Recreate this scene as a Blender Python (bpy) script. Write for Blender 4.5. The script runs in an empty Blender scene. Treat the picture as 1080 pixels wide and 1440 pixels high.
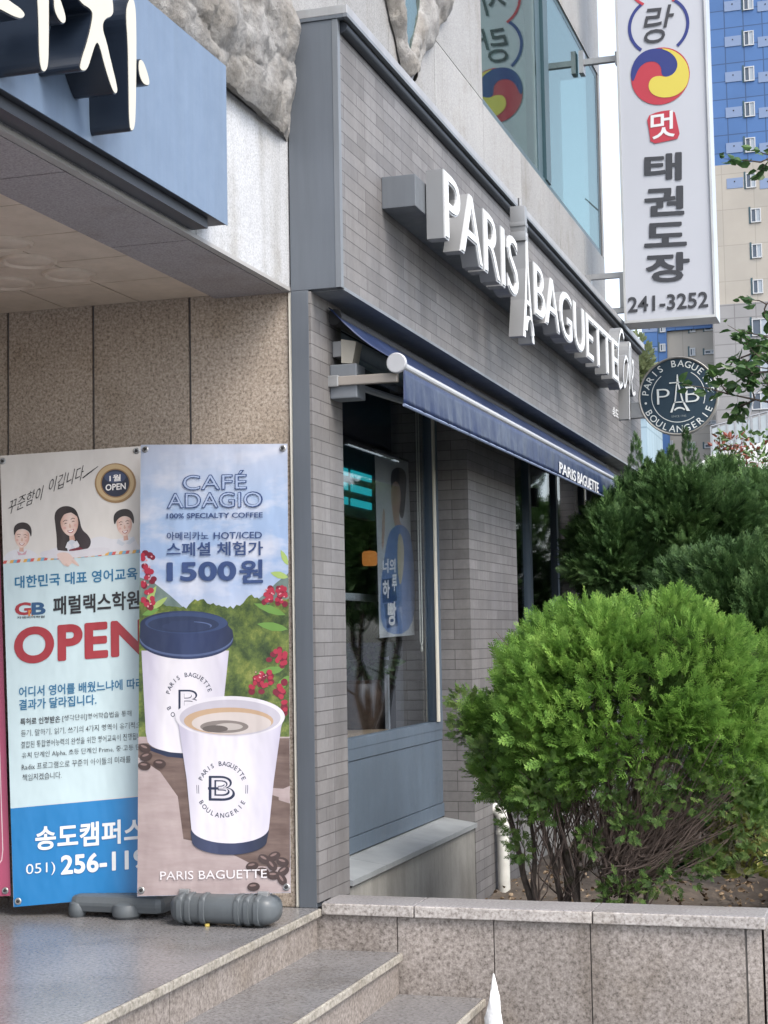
import bpy, bmesh, math, random
import numpy as np
from mathutils import Vector, Matrix
from mathutils.geometry import tessellate_polygon
D = bpy.data; SC = bpy.context.scene; COL = SC.collection
R = math.radians
random.seed(7); RNG = np.random.default_rng(11)

# ------------------------------------------------------------------ camera, world, sun, exposure
F_PX = 2300.0
YAW, PITCH, ROLL, EYE = 0.29974, 0.07715, -0.0179, 1.10
fwd = Vector((-math.sin(YAW)*math.cos(PITCH), math.cos(YAW)*math.cos(PITCH), math.sin(PITCH)))
rgt = Vector((math.cos(YAW), math.sin(YAW), 0)); upv = rgt.cross(fwd)
cr, sr = math.cos(ROLL), math.sin(ROLL)
AX = rgt*cr - upv*(-sr)*1.0 if False else rgt*cr + upv*sr      # picture's right
AY = rgt*sr - upv*cr                                           # picture's down
CAM = Vector((0, 0, EYE))
cd = D.cameras.new('camera'); cam = D.objects.new('camera', cd); COL.objects.link(cam)
cam.matrix_world = Matrix(((AX.x, -AY.x, -fwd.x, CAM.x), (AX.y, -AY.y, -fwd.y, CAM.y), (AX.z, -AY.z, -fwd.z, CAM.z), (0, 0, 0, 1)))
cd.sensor_fit = 'VERTICAL'; cd.sensor_height = 24; cd.sensor_width = 18; cd.lens = F_PX/1440*24
cd.clip_start = 0.05; cd.clip_end = 2000
SC.camera = cam

SUN_DIR = Vector((0.52, -0.34, 0.78)).normalized()             # towards the veiled sun, over the street behind the camera
W = D.worlds.new('World'); SC.world = W; W.use_nodes = True
nt = W.node_tree; bg = nt.nodes['Background']
sky = nt.nodes.new('ShaderNodeTexSky'); sky.sky_type = 'NISHITA'; sky.sun_disc = False
sky.sun_elevation = math.asin(SUN_DIR.z); sky.sun_rotation = math.atan2(SUN_DIR.x, SUN_DIR.y)
sky.air_density = 1.0; sky.dust_density = 3.0; sky.ozone_density = 1.0
hz = nt.nodes.new('ShaderNodeHueSaturation'); hz.inputs['Saturation'].default_value = 0.58; hz.inputs['Value'].default_value = 1.0
nt.links.new(sky.outputs[0], hz.inputs['Color']); nt.links.new(hz.outputs[0], bg.inputs[0]); bg.inputs[1].default_value = 0.15
sl = D.lights.new('sun', 'SUN'); sl.energy = 0.75; sl.angle = R(28); sl.color = (1, 0.94, 0.84)
so = D.objects.new('sun', sl); COL.objects.link(so); so.rotation_euler = (-SUN_DIR).to_track_quat('-Z', 'Y').to_euler(); so.location = (0, 0, 30)
SC.view_settings.view_transform = 'Standard'; SC.view_settings.look = 'None'
SC.view_settings.gamma = 1; SC.view_settings.use_curve_mapping = False
SC.view_settings.exposure = 1.6
SC.render.engine = 'CYCLES'
SC.cycles.max_bounces = 8; SC.cycles.transparent_max_bounces = 16; SC.cycles.caustics_reflective = False; SC.cycles.caustics_refractive = False

# ------------------------------------------------------------------ helpers
def ray(px, py): return fwd + AX*((px-540)/F_PX) + AY*((py-720)/F_PX)
def hit(px, py, pl):                     # point of the place measured in the photograph, on plane (point, normal)
    r = ray(px, py); return CAM + r*((pl[0]-CAM).dot(pl[1])/r.dot(pl[1]))
def PX(x): return (Vector((x, 0, 0)), Vector((1, 0, 0)))
def PY(y): return (Vector((0, y, 0)), Vector((0, 1, 0)))
def PZ(z): return (Vector((0, 0, z)), Vector((0, 0, 1)))
WL = {}
def tag(o, label=None, cat=None, group=None, kind=None):
    if label: o['label'] = label
    if cat: o['category'] = cat
    if group: o['group'] = group
    if kind: o['kind'] = kind
    return o
def link(o, loc, parent):
    COL.objects.link(o); o.location = loc; WL[o] = Vector(loc)
    if parent is not None:
        o.parent = parent; o.matrix_parent_inverse = Matrix.Translation(-WL[parent])
def thing(name, loc, label, cat, group=None):
    o = D.objects.new(name, None); o.empty_display_size = .1; link(o, loc, None); return tag(o, label, cat, group)

class MB:
    def __init__(s): s.v = []; s.f = []; s.sm = []
    def add(s, vs, fs, smooth=False):
        b = len(s.v); s.v += [tuple(v) for v in vs]; s.f += [tuple(b+i for i in f) for f in fs]; s.sm += [smooth]*len(fs); return s
    def box(s, a, b, bev=0.0):
        lo = [min(a[i], b[i]) for i in range(3)]; hi = [max(a[i], b[i]) for i in range(3)]
        if bev <= 0:
            vs = [(x, y, z) for z in (lo[2], hi[2]) for y in (lo[1], hi[1]) for x in (lo[0], hi[0])]
            return s.add(vs, [(0, 2, 3, 1), (4, 5, 7, 6), (0, 1, 5, 4), (2, 6, 7, 3), (0, 4, 6, 2), (1, 3, 7, 5)])
        bm = bmesh.new(); bmesh.ops.create_cube(bm, size=1)
        for v in bm.verts: v.co = Vector([(lo[i]+hi[i])/2 + v.co[i]*(hi[i]-lo[i]) for i in range(3)])
        bmesh.ops.bevel(bm, geom=bm.edges[:], offset=bev, segments=2, affect='EDGES', profile=.6)
        return s.bm(bm)
    def bm(s, bm, smooth=False):
        bm.verts.index_update(); s.add([v.co for v in bm.verts], [[v.index for v in f.verts] for f in bm.faces], smooth); bm.free(); return s
    def prism(s, pts, vec, cap=True):    # planar outline pushed along vec
        n = len(pts); vec = Vector(vec); P = [Vector(p) for p in pts]
        vs = P + [p+vec for p in P]
        fs = [(i, (i+1) % n, n+(i+1) % n, n+i) for i in range(n)]
        if cap:
            t = tessellate_polygon([P]); fs += [tuple(x) for x in t] + [tuple(n+i for i in reversed(x)) for x in t]
        return s.add(vs, fs)
    def tube(s, pts, r, n=8, cap=True):
        P = [Vector(p) for p in pts]; rr = r if hasattr(r, '__len__') else [r]*len(P); vs = []; ref = None
        for i, p in enumerate(P):
            t = (P[min(i+1, len(P)-1)] - P[max(i-1, 0)]).normalized()
            if ref is None: ref = t.cross(Vector((0, 0, 1)) if abs(t.z) < .9 else Vector((1, 0, 0))).normalized()
            ref = (ref - t*ref.dot(t)).normalized(); b = t.cross(ref)
            vs += [p + (ref*math.cos(2*math.pi*k/n) + b*math.sin(2*math.pi*k/n))*rr[i] for k in range(n)]
        fs = [(i*n+k, i*n+(k+1) % n, (i+1)*n+(k+1) % n, (i+1)*n+k) for i in range(len(P)-1) for k in range(n)]
        if cap: fs += [tuple(range(n))[::-1], tuple((len(P)-1)*n+k for k in range(n))]
        return s.add(vs, fs, True)
    def lathe(s, o, ax, prof, n=24):     # profile (radius, height) about axis ax from o
        ax = Vector(ax).normalized(); u = ax.orthogonal().normalized(); w = ax.cross(u); o = Vector(o)
        vs = [o + ax*h + (u*math.cos(2*math.pi*k/n) + w*math.sin(2*math.pi*k/n))*r for r, h in prof for k in range(n)]
        fs = [(i*n+k, i*n+(k+1) % n, (i+1)*n+(k+1) % n, (i+1)*n+k) for i in range(len(prof)-1) for k in range(n)]
        return s.add(vs, fs, True)
    def build(s, name, mat, parent=None, sharp=35, **kw):
        A = np.array(s.v, dtype=float); c = (A.min(0)+A.max(0))/2; c[2] = A[:, 2].min(); A = A - c
        me = D.meshes.new(name); me.from_pydata(A.tolist(), [], s.f)
        me.polygons.foreach_set('use_smooth', np.array(s.sm, dtype=bool)); me.update()
        if any(s.sm): me.set_sharp_from_angle(angle=R(sharp))
        me.materials.append(mat)
        o = D.objects.new(name, me); link(o, Vector(c), parent); return tag(o, **kw)

# text: mesh outline from the built-in font (its fallback carries the Korean glyphs)
_tc = {}
def glyphs(body, bold=0.0, res=3, shear=0.0, space=1.0):
    k = (body, bold, res, shear, space)
    if k not in _tc:
        c = D.curves.new('t', 'FONT'); c.body = body; c.offset = bold; c.resolution_u = res; c.shear = shear; c.fill_mode = 'FRONT'; c.space_character = space
        c.fill_mode = 'BOTH'
        o = D.objects.new('t', c); COL.objects.link(o)
        dg = bpy.context.evaluated_depsgraph_get(); dg.update()
        me = D.meshes.new_from_object(o.evaluated_get(dg))
        A = np.array([v.co[:] for v in me.vertices]); fs = [tuple(p.vertices) for p in me.polygons]
        D.objects.remove(o); D.curves.remove(c); D.meshes.remove(me)
        _tc[k] = (A, fs)
    A, fs = _tc[k]; return A.copy(), fs
def extrude_flat(A, fs, org, ex, ey, ez, depth=0.0):
    """flat outline (in 0..1 box coords) -> world; depth>0 gives it sides and a back"""
    V = [org + ex*a[0] + ey*a[1] for a in A]
    mb = MB()
    if depth <= 0: return mb.add(V, fs)
    n = len(V); edges = {}
    for f in fs:
        for i in range(len(f)):
            a, b = f[i], f[(i+1) % len(f)]
            if (b, a) in edges: del edges[(b, a)]
            else: edges[(a, b)] = 1
    B = [v - ez*depth for v in V]
    mb.add(V+B, list(fs) + [tuple(n+i for i in reversed(f)) for f in fs] + [(b, a, n+a, n+b) for a, b in edges])
    return mb
def weld(A, fs):
    key = {}; m = []
    out = []
    for a in A:
        k = (round(a[0], 5), round(a[1], 5))
        if k not in key: key[k] = len(out); out.append(a)
        m.append(key[k])
    fs = [tuple(m[i] for i in f) for f in fs]
    return np.array(out), [f for f in fs if len(set(f)) == len(f)]
def text_at(mb, body, pl, bl, br, h, bold=0.0, lift=0.0, depth=0.0, res=3, shear=0.0, space=1.0, clip=None):
    """writing on plane pl: picture points bl, br of its lower corners and height h in picture pixels; heavier type is struck several times"""
    st = max(0, bold-.012)*.6
    if st and space == 1.0: space = 1.0+st*2.2
    A, fs = glyphs(body, min(bold, .012), res, shear, space); A, fs = weld(A, fs)
    lo, hi = A.min(0)-st, A.max(0)+st; A = A-lo; A = A/np.maximum(hi-lo, 1e-6); sx, sy = st/(hi-lo)[0], st/(hi-lo)[1]
    o = hit(*bl, pl); x = hit(*br, pl)-o; y = hit(bl[0], bl[1]-h, pl)-o
    n = pl[1].normalized()
    if n.dot(CAM-o) < 0: n = -n
    k = 0
    for dx, dy in ([(0, 0)] if st < .004 else [(math.cos(q*math.pi/4), math.sin(q*math.pi/4)) for q in range(8)]):
        B = A.copy(); B[:, 0] += dx*sx; B[:, 1] += dy*sy
        m = extrude_flat(B, fs, o+n*(lift+k*.00001), x, y, n, depth); k += 1
        mb.add(m.v, m.f)
    return mb
def letter_ring(mb, body, c, ex, ey, rad, h, a0, a1, lift, n, bold=0.01, flip=False):
    """letters along an arc from angle a0 to a1 (degrees, 0 = right, counter-clockwise)"""
    k = len(body)
    for i, ch in enumerate(body):
        if ch == ' ': continue
        A, fs = glyphs(ch, bold, 3); A, fs = weld(A, fs)
        cx = (A[:, 0].min()+A[:, 0].max())/2
        A = (A-np.array([cx, .364 if ch not in '·' else .25, 0]))*(h/.727)
        a = R(a0+(a1-a0)*(i/(k-1)))
        d = ex*math.cos(a) + ey*math.sin(a); t = ey*math.cos(a) - ex*math.sin(a)
        u, w = (-t, d) if not flip else (t, -d)
        mb.add([c + d*rad + u*p[0] + w*p[1] + n*lift for p in A], fs)

# ------------------------------------------------------------------ materials
class NT:
    def __init__(s, m): s.t = m.node_tree; s.n = s.t.nodes; s.b = s.n['Principled BSDF']
    def new(s, typ, **kw):
        x = s.n.new(typ)
        for k, v in kw.items(): setattr(x, k, v)
        return x
    def ln(s, a, b): s.t.links.new(a, b)
    def pos(s): return s.new('ShaderNodeNewGeometry').outputs['Position']
    def noise(s, scale, detail=3, rough=.55, vec=None, out='Fac'):
        x = s.new('ShaderNodeTexNoise'); x.inputs['Scale'].default_value = scale; x.inputs['Detail'].default_value = detail; x.inputs['Roughness'].default_value = rough
        s.ln(vec or s.pos(), x.inputs['Vector']); return x.outputs[out]
    def ramp(s, fac, stops, mode='LINEAR'):
        r = s.new('ShaderNodeValToRGB'); r.color_ramp.interpolation = mode; e = r.color_ramp.elements
        while len(e) < len(stops): e.new(.5)
        for i, (p, c) in enumerate(stops): e[i].position = p; e[i].color = (*c, 1) if len(c) == 3 else c
        s.ln(fac, r.inputs[0]); return r.outputs[0]
    def mix(s, fac, a, b, typ='MIX'):
        m = s.new('ShaderNodeMix', data_type='RGBA', blend_type=typ); 
        for sock, v in ((m.inputs[0], fac), (m.inputs[6], a), (m.inputs[7], b)):
            if hasattr(v, 'is_linked'): s.ln(v, sock)
            else: sock.default_value = v if not hasattr(v, '__len__') else (*v, 1)
        return m.outputs[2]
    def bump(s, h, st=.3, dist=.01):
        b = s.new('ShaderNodeBump'); b.inputs['Strength'].default_value = st; b.inputs['Distance'].default_value = dist
        s.ln(h, b.inputs['Height']); s.ln(b.outputs[0], s.b.inputs['Normal'])
def mat(name, col, rough=.6, metal=0, spec=.5, var=.12, vscale=3, bump=0, bscale=60, emit=None, estr=0):
    m = D.materials.new(name); m.use_nodes = True; t = NT(m); b = t.b
    b.inputs['Roughness'].default_value = rough; b.inputs['Metallic'].default_value = metal; b.inputs['Specular IOR Level'].default_value = spec
    if var: 
        f = t.noise(vscale, 4); c1 = [x*(1-var) for x in col]; c2 = [min(1, x*(1+var)) for x in col]
        t.ln(t.ramp(f, [(.3, c1), (.7, c2)]), b.inputs['Base Color'])
    else: b.inputs['Base Color'].default_value = (*col, 1)
    if bump: t.bump(t.noise(bscale, 3), bump, .004)
    if emit: b.inputs['Emission Color'].default_value = (*emit, 1); b.inputs['Emission Strength'].default_value = estr
    return m
def granite(name, cols, scale=110, rough=.45, big=.15, bscale=1.2, stain=None):
    m = D.materials.new(name); m.use_nodes = True; t = NT(m)
    f = t.noise(scale, 2.5, .75)
    c = t.ramp(f, [(.30, cols[0]), (.44, cols[1]), (.56, cols[2]), (.70, cols[3])])
    g = t.ramp(t.noise(bscale, 4, .6), [(.3, (1-big,)*3), (.7, (1+big*.3,)*3)])
    c = t.mix(1.0, c, g, 'MULTIPLY')
    oi = t.new('ShaderNodeObjectInfo'); c = t.mix(1.0, c, t.ramp(oi.outputs['Random'], [(0, (.86,)*3), (1, (1.06,)*3)]), 'MULTIPLY')
    bl = t.ramp(t.noise(2.6, 7, .7), [(.52, (1, 1, 1)), (.70, (.80, .77, .72))]); c = t.mix(1.0, c, bl, 'MULTIPLY')
    if stain:
        mp = t.new('ShaderNodeMapping'); mp.inputs['Scale'].default_value = (5, 5, .35); t.ln(t.pos(), mp.inputs[0])
        s = t.ramp(t.noise(1.6, 5, .65, mp.outputs[0]), [(.48, (1, 1, 1)), (.72, stain)])
        c = t.mix(1.0, c, s, 'MULTIPLY')
    t.ln(c, t.b.inputs['Base Color']); t.b.inputs['Roughness'].default_value = rough
    t.bump(f, .08, .002); return m
def bricks(name):
    m = D.materials.new(name); m.use_nodes = True; t = NT(m)
    sp = t.new('ShaderNodeSeparateXYZ'); t.ln(t.pos(), sp.inputs[0])
    ad = t.new('ShaderNodeMath', operation='ADD'); t.ln(sp.outputs[0], ad.inputs[0]); t.ln(sp.outputs[1], ad.inputs[1])
    cb = t.new('ShaderNodeCombineXYZ'); t.ln(ad.outputs[0], cb.inputs[0]); t.ln(sp.outputs[2], cb.inputs[1])
    def br(w, off, fr, c1, c2, mo):
        b = t.new('ShaderNodeTexBrick'); b.offset = off; b.offset_frequency = fr; b.squash = 1
        t.ln(cb.outputs[0], b.inputs['Vector']); b.inputs['Scale'].default_value = 1
        b.inputs['Brick Width'].default_value = w; b.inputs['Row Height'].default_value = .0572
        b.inputs['Mortar Size'].default_value = .0022; b.inputs['Mortar Smooth'].default_value = .2; b.inputs['Bias'].default_value = 0
        b.inputs['Color1'].default_value = (*c1, 1); b.inputs['Color2'].default_value = (*c2, 1); b.inputs['Mortar'].default_value = (*mo, 1); return b
    b = br(.29, .37, 3, (.146, .141, .142), (.200, .194, .195), (.080, .076, .077))
    n = t.ramp(t.noise(30, 5, .7), [(.25, (.85,)*3), (.75, (1.08,)*3)])
    n2 = t.ramp(t.noise(1.3, 4, .6), [(.3, (.86, .87, .9)), (.7, (1.05, 1.03, 1.0))])
    c = t.mix(1.0, t.mix(1.0, b.outputs['Color'], n, 'MULTIPLY'), n2, 'MULTIPLY')
    w = t.ramp(t.noise(9, 6, .8), [(.70, (0, 0, 0)), (.78, (.22,)*3)])       # whitish bloom marks
    c = t.mix(1.0, c, w, 'ADD') if False else t.mix(.35, c, t.mix(1.0, c, w, 'ADD'))
    mp = t.new('ShaderNodeMapping'); mp.inputs['Scale'].default_value = (6, 6, .5); t.ln(t.pos(), mp.inputs[0])
    c = t.mix(1.0, c, t.ramp(t.noise(1.3, 6, .7, mp.outputs[0]), [(.42, (1.04,)*3), (.70, (.80, .79, .78))]), 'MULTIPLY')
    t.ln(c, t.b.inputs['Base Color']); t.b.inputs['Roughness'].default_value = .62
    iv = t.new('ShaderNodeMath', operation='SUBTRACT'); iv.inputs[0].default_value = 1; t.ln(b.outputs['Fac'], iv.inputs[1])
    t.bump(iv.outputs[0], .7, .004); return m
def glass(name, tint=(1, 1, 1), ior=1.5, rough=0.0, boost=0.0, refl=(.95, .97, 1)):
    m = D.materials.new(name); m.use_nodes = True; t = NT(m); t.n.remove(t.b)
    tr = t.new('ShaderNodeBsdfTransparent'); tr.inputs[0].default_value = (*tint, 1)
    gl = t.new('ShaderNodeBsdfGlossy'); gl.inputs['Roughness'].default_value = rough; gl.inputs[0].default_value = (*refl, 1)
    lw = t.new('ShaderNodeLayerWeight'); lw.inputs[0].default_value = .5
    pw = t.new('ShaderNodeMath', operation='POWER'); t.ln(lw.outputs['Facing'], pw.inputs[0]); pw.inputs[1].default_value = 5
    ad = t.new('ShaderNodeMath', operation='MULTIPLY_ADD', use_clamp=True); t.ln(pw.outputs[0], ad.inputs[0]); ad.inputs[1].default_value = ior; ad.inputs[2].default_value = .03+boost
    mx = t.new('ShaderNodeMixShader'); t.ln(ad.outputs[0], mx.inputs[0]); t.ln(tr.outputs[0], mx.inputs[1]); t.ln(gl.outputs[0], mx.inputs[2])
    t.ln(mx.outputs[0], t.n['Material Output'].inputs[0]); return m
def leafmat(name, cols, scale=6, trans=.25, rough=.5, fine=40):
    m = D.materials.new(name); m.use_nodes = True; t = NT(m)
    a = t.noise(scale, 3); b = t.noise(fine, 2)
    s = t.new('ShaderNodeMath', operation='MULTIPLY_ADD'); t.ln(b, s.inputs[0]); s.inputs[1].default_value = .6; 
    s2 = t.new('ShaderNodeMath', operation='MULTIPLY'); t.ln(a, s2.inputs[0]); s2.inputs[1].default_value = .6; t.ln(s2.outputs[0], s.inputs[2])
    c = t.ramp(s.outputs[0], [(.42, cols[0]), (.60, cols[1]), (.76, cols[2])])
    t.ln(c, t.b.inputs['Base Color']); t.b.inputs['Roughness'].default_value = rough; t.b.inputs['Specular IOR Level'].default_value = .3
    tl = t.new('ShaderNodeBsdfTranslucent'); t.ln(c, tl.inputs[0]); mx = t.new('ShaderNodeMixShader'); mx.inputs[0].default_value = trans
    t.ln(t.b.outputs[0], mx.inputs[1]); t.ln(tl.outputs[0], mx.inputs[2]); t.ln(mx.outputs[0], t.n['Material Output'].inputs[0]); return m
def hexc(h, k=1.0):
    c = [int(h[i:i+2], 16)/255 for i in (0, 2, 4)]
    return tuple(k*(x/12.92 if x <= .04045 else ((x+.055)/1.055)**2.4) for x in c)
INK = {}
def crease(m):                           # soft folds of hung vinyl
    t = NT(m); mp = t.new('ShaderNodeMapping'); mp.inputs['Scale'].default_value = (1.6, 1, .8); mp.inputs['Rotation'].default_value = (0, .5, 0); t.ln(t.pos(), mp.inputs[0])
    t.bump(t.noise(3.2, 3, .5, mp.outputs[0]), .5, .03); return m
def ink(h, k=.70, rough=.42):            # printing ink on vinyl: colour read off the print, scaled to a real reflectance
    if (h, k, rough) not in INK: INK[(h, k, rough)] = crease(mat('ink_'+h, hexc(h, k), rough, var=.03, vscale=4))
    return INK[(h, k, rough)]

M = dict(
 brick=bricks('dark_brick_tile'),
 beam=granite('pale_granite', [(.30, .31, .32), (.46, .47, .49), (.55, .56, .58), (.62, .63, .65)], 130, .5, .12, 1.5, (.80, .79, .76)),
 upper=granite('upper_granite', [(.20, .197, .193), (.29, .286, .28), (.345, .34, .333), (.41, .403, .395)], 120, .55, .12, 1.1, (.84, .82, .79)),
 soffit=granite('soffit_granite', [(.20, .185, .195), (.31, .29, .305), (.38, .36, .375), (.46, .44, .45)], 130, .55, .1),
 wall=granite('recess_granite', [(.15, .12, .095), (.315, .262, .215), (.43, .365, .305), (.53, .465, .40)], 82, .5, .18, 1.0),
 plant=granite('planter_granite', [(.105, .088, .078), (.215, .188, .170), (.29, .257, .235), (.38, .342, .318)], 70, .55, .2, 2.0, (.82, .8, .78)),
 floor=granite('flamed_floor_granite', [(.095, .092, .094), (.16, .156, .16), (.20, .196, .20), (.25, .245, .25)], 75, .27, .22, 1.6),
 nosing=granite('worn_nosing_granite', [(.15, .135, .11), (.27, .25, .215), (.35, .325, .285), (.44, .41, .365)], 60, .6, .25, 5),
 cap=granite('cap_granite', [(.12, .115, .12), (.21, .20, .205), (.27, .26, .265), (.34, .33, .33)], 90, .45, .2, 3.0),
 capedge=granite('cap_edge_granite', [(.18, .16, .15), (.36, .33, .31), (.46, .43, .41), (.56, .53, .51)], 70, .6, .2, 4.0),
 conc=mat('stained_concrete', (.25, .245, .23), .8, var=.25, vscale=2.2, bump=.3, bscale=40),
 steel=mat('grey_blue_painted_steel', (.105, .120, .142), .42, var=.06, vscale=2),
 steel2=mat('lighter_grey_painted_steel', (.15, .165, .185), .4, var=.06, vscale=2),
 spand=mat('slate_blue_panel', (.092, .124, .165), .42, var=.08, vscale=2.5),
 cornice=mat('cornice_metal', (.33, .33, .34), .4, metal=.3, var=.06),
 gutter=mat('navy_gutter', (.010, .014, .022), .55, var=.05),
 dark=mat('dark_gap', (.02, .02, .022), .7, var=0),
 cream=mat('cream_sealant_strip', (.78, .75, .66), .5, var=.06),
 ceil=mat('ceiling_tile', (.62, .53, .44), .7, var=.06, vscale=4, bump=.05, bscale=90),
 ceilgrid=mat('ceiling_joint', (.12, .10, .085), .7, var=0),
 signblue=mat('blue_grey_sign_panel', (.125, .178, .265), .38, var=.05, vscale=1.2),
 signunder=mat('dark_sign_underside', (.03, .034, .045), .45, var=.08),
 lettside=mat('navy_letter_side', (.012, .018, .03), .28, var=.1),
 lettface=mat('cream_letter_face', (.50, .48, .41), .4, var=.03),
 pbside=mat('brushed_letter_side', (.25, .255, .26), .4, metal=.35, var=.05),
 pbface=mat('white_letter_face', (.66, .67, .68), .35, var=.02),
 pbtrim=mat('letter_trim', (.46, .47, .48), .4, var=.02),
 rail=mat('sign_rail', (.12, .133, .15), .45, var=.06),
 navy=mat('navy_awning_canvas', (.007, .018, .064), .75, var=.16, vscale=5, bump=.2, bscale=25),
 alu=mat('white_aluminium', (.37, .38, .40), .35, var=.04),
 galv=mat('galvanised_steel', (.34, .345, .35), .42, metal=.6, var=.1, vscale=8),
 white=mat('white_vinyl', (.62, .65, .70), .4, var=.03),
 ivory=mat('ivory_frame', (.55, .53, .46), .45, var=.05),
 glass=glass('window_glass', (.88, .91, .93), .60, 0, .04),
 tealglass=glass('teal_glass', (.50, .62, .61), .5, 0, .30, (.50, .61, .60)),
 tealframe=mat('dark_teal_frame', (.03, .07, .085), .4, var=.05),
 plastic=mat('grey_plastic', (.085, .097, .107), .42, var=.08, vscale=8),
 pvc=mat('white_pvc', (.62, .62, .58), .45, var=.2, vscale=7),
 bark=mat('bark', (.075, .058, .047), .9, var=.4, vscale=25, bump=.5, bscale=90),
 twig=mat('dry_twig', (.13, .095, .08), .9, var=.3, vscale=20),
 soil=mat('soil', (.075, .06, .048), .95, var=.4, vscale=12, bump=.9, bscale=40),
 pave=mat('pavement_slabs', (.27, .28, .29), .8, var=.12, vscale=3, bump=.2),
 road=mat('asphalt', (.055, .055, .058), .9, var=.2, vscale=6, bump=.4, bscale=90),
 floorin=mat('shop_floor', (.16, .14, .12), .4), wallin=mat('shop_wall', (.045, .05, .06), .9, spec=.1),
)
def streaks(m, amt=.80, sc=(7, 7, .4)):
    t = NT(m); src = t.b.inputs['Base Color'].links[0].from_socket; mp = t.new('ShaderNodeMapping'); mp.inputs['Scale'].default_value = sc; t.ln(t.pos(), mp.inputs[0])
    t.ln(t.mix(1.0, src, t.ramp(t.noise(1.5, 6, .7, mp.outputs[0]), [(.40, (1.03,)*3), (.72, (amt, amt, amt*.98))]), 'MULTIPLY'), t.b.inputs['Base Color'])
    t.ln(t.ramp(t.noise(5, 5, .7), [(.3, (.32,)*3), (.7, (.55,)*3)]), t.b.inputs['Roughness'])
for k_ in ('signblue', 'steel', 'steel2', 'spand', 'cornice', 'rail', 'plastic', 'navy', 'ceil', 'conc'): streaks(M[k_], .86 if k_ != 'conc' else .7)
def box_obj(name, a, b, m, parent, bev=0, **kw): return MB().box(a, b, bev).build(name, m, parent, **kw)

# ------------------------------------------------------------------ ground
XW, XF, XC, YC = -2.43, -2.162, -2.295, 6.43
tag(MB().box((-0.2, -40, -.62), (1.9, 60, -.50)).build('pavement', M['pave']), kind='structure')
tag(MB().box((-8, -40, -.62), (-0.2, 6.3, -.504)).build('forecourt', M['pave']), kind='structure')
tag(MB().add([(-400, -200, -.64), (400, -200, -.64), (400, 700, -.64), (-400, 700, -.64)], [(0, 1, 2, 3)]).build('road', M['road']), kind='structure')

# ------------------------------------------------------------------ stairs and platform
st = thing('entrance_stairs', (-2.6, 3, -.5), 'grey granite entrance platform with steps down to the pavement and worn cream nosings', 'stairs')
def slab_run(name, x0, x1, ztop, ys, mtop):
    mb = MB(); ms = MB()
    for a, b in zip(ys[:-1], ys[1:]):
        mb.box((x0, a+.0015, ztop-.03), (x1-.012, b-.0015, ztop), .0)
        ms.box((x1-.012, a+.0015, ztop-.031), (x1, b-.0015, ztop-.0008), .004)
    t = mb.build(name, mtop, st); ms.build('nosing', M['nosing'], t)
xs = [-7.5, -5.5, -4.3, -3.35, -2.285]
box_obj('step_core', (-7.5, -.5, -.5), (-2.32, 6.44, -.031), M['conc'], st)
for i in range(3):
    mb = MB()
    for a, b in ((-.5, 1.3), (1.3, 3.1), (3.1, 4.9), (4.9, 6.44)): mb.box((xs[i], a, -.03), (xs[i+1]-.003, b-.003, 0))
    mb.build('floor_slab', M['floor'], st)
slab_run('floor_slab', xs[3], xs[4], 0, (-.5, 1.6, 3.4, 4.98, 6.43), M['floor'])
def riser(x, z0, z1, ys):
    mb = MB()
    for a, b in zip(ys[:-1], ys[1:]): mb.box((x-.03, a+.002, z0), (x, b-.002, z1))
    mb.build('riser', M['plant'], st)
riser(-2.305, -.165, -.031, (-.5, 1.5, 3.3, 4.99, 6.43))
box_obj('step_core', (-2.335, -.5, -.5), (-1.98, 6.44, -.196), M['conc'], st)
slab_run('tread', -2.334, -1.94, -.165, (-.5, 2.2, 4.35, 6.43), M['floor'])
riser(-1.96, -.33, -.196, (-.5, 1.9, 4.1, 6.43))
slab_run('tread', -1.989, -1.60, -.33, (-.5, 2.0, 4.2, 6.43), M['floor'])
riser(-1.62, -.50, -.361, (-.5, 2.3, 4.4, 6.43))

# ------------------------------------------------------------------ planter wall
pw = thing('planter_wall', (-1.4, 6.5, -.5), 'speckled pinkish granite planter wall with grey cap stones beside the steps', 'wall')
YP = 6.452
cuts = [hit(px, 1380, PY(YP)).x for px in (560, 696, 832, 1050)]
edges = [-2.335] + cuts
for a, b in zip(edges[:-1], edges[1:]): box_obj('wall_panel', (a+.0025, YP, -.5), (b-.0025, YP+.12, -.027), M['plant'], pw)
box_obj('wall_panel', (cuts[3]+.006, YP+.006, -.5), (-.525, YP+.12, -.027), M['plant'], pw)
box_obj('wall_joint', (-2.28, YP+.010, -.5), (-.54, YP+.11, -.03), mat('mortar_joint', (.085, .078, .072), .8), pw)
box_obj('side_wall', (-.516, YP+.025, -.5), (-.20, 15.5, -.027), M['plant'], pw)
cc = [-2.288] + [hit(px, 1290, PY(YP)).x for px in (584, 834)] + [-.505]
for i, (a, b) in enumerate(zip(cc[:-1], cc[1:])):
    c = box_obj('cap_stone', (a+.001, YP-.008, -.022), (b-.002, YP+.20, .022), M['cap'], pw, .004)
    MB().box((a+.002, YP-.020, -.025), (b-.003, YP-.0085, .0195), .004).build('cap_edge', M['capedge'], c)
for a, b in ((YP+.205, 8.2), (8.203, 10.3), (10.303, 13), (13.003, 15.5)):
    box_obj('cap_stone', (-.512, a, -.024), (-.185, b, .020), M['cap'], pw, .004)
def litter(n, seed):
    rg = np.random.default_rng(seed); P = np.stack([rg.uniform(-2.25, -.55, n), rg.uniform(6.7, 10.5, n), rg.uniform(-.37, -.34, n)], 1); return P, rg
sb = bmesh.new(); bmesh.ops.create_grid(sb, x_segments=60, y_segments=180, size=.5)
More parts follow.
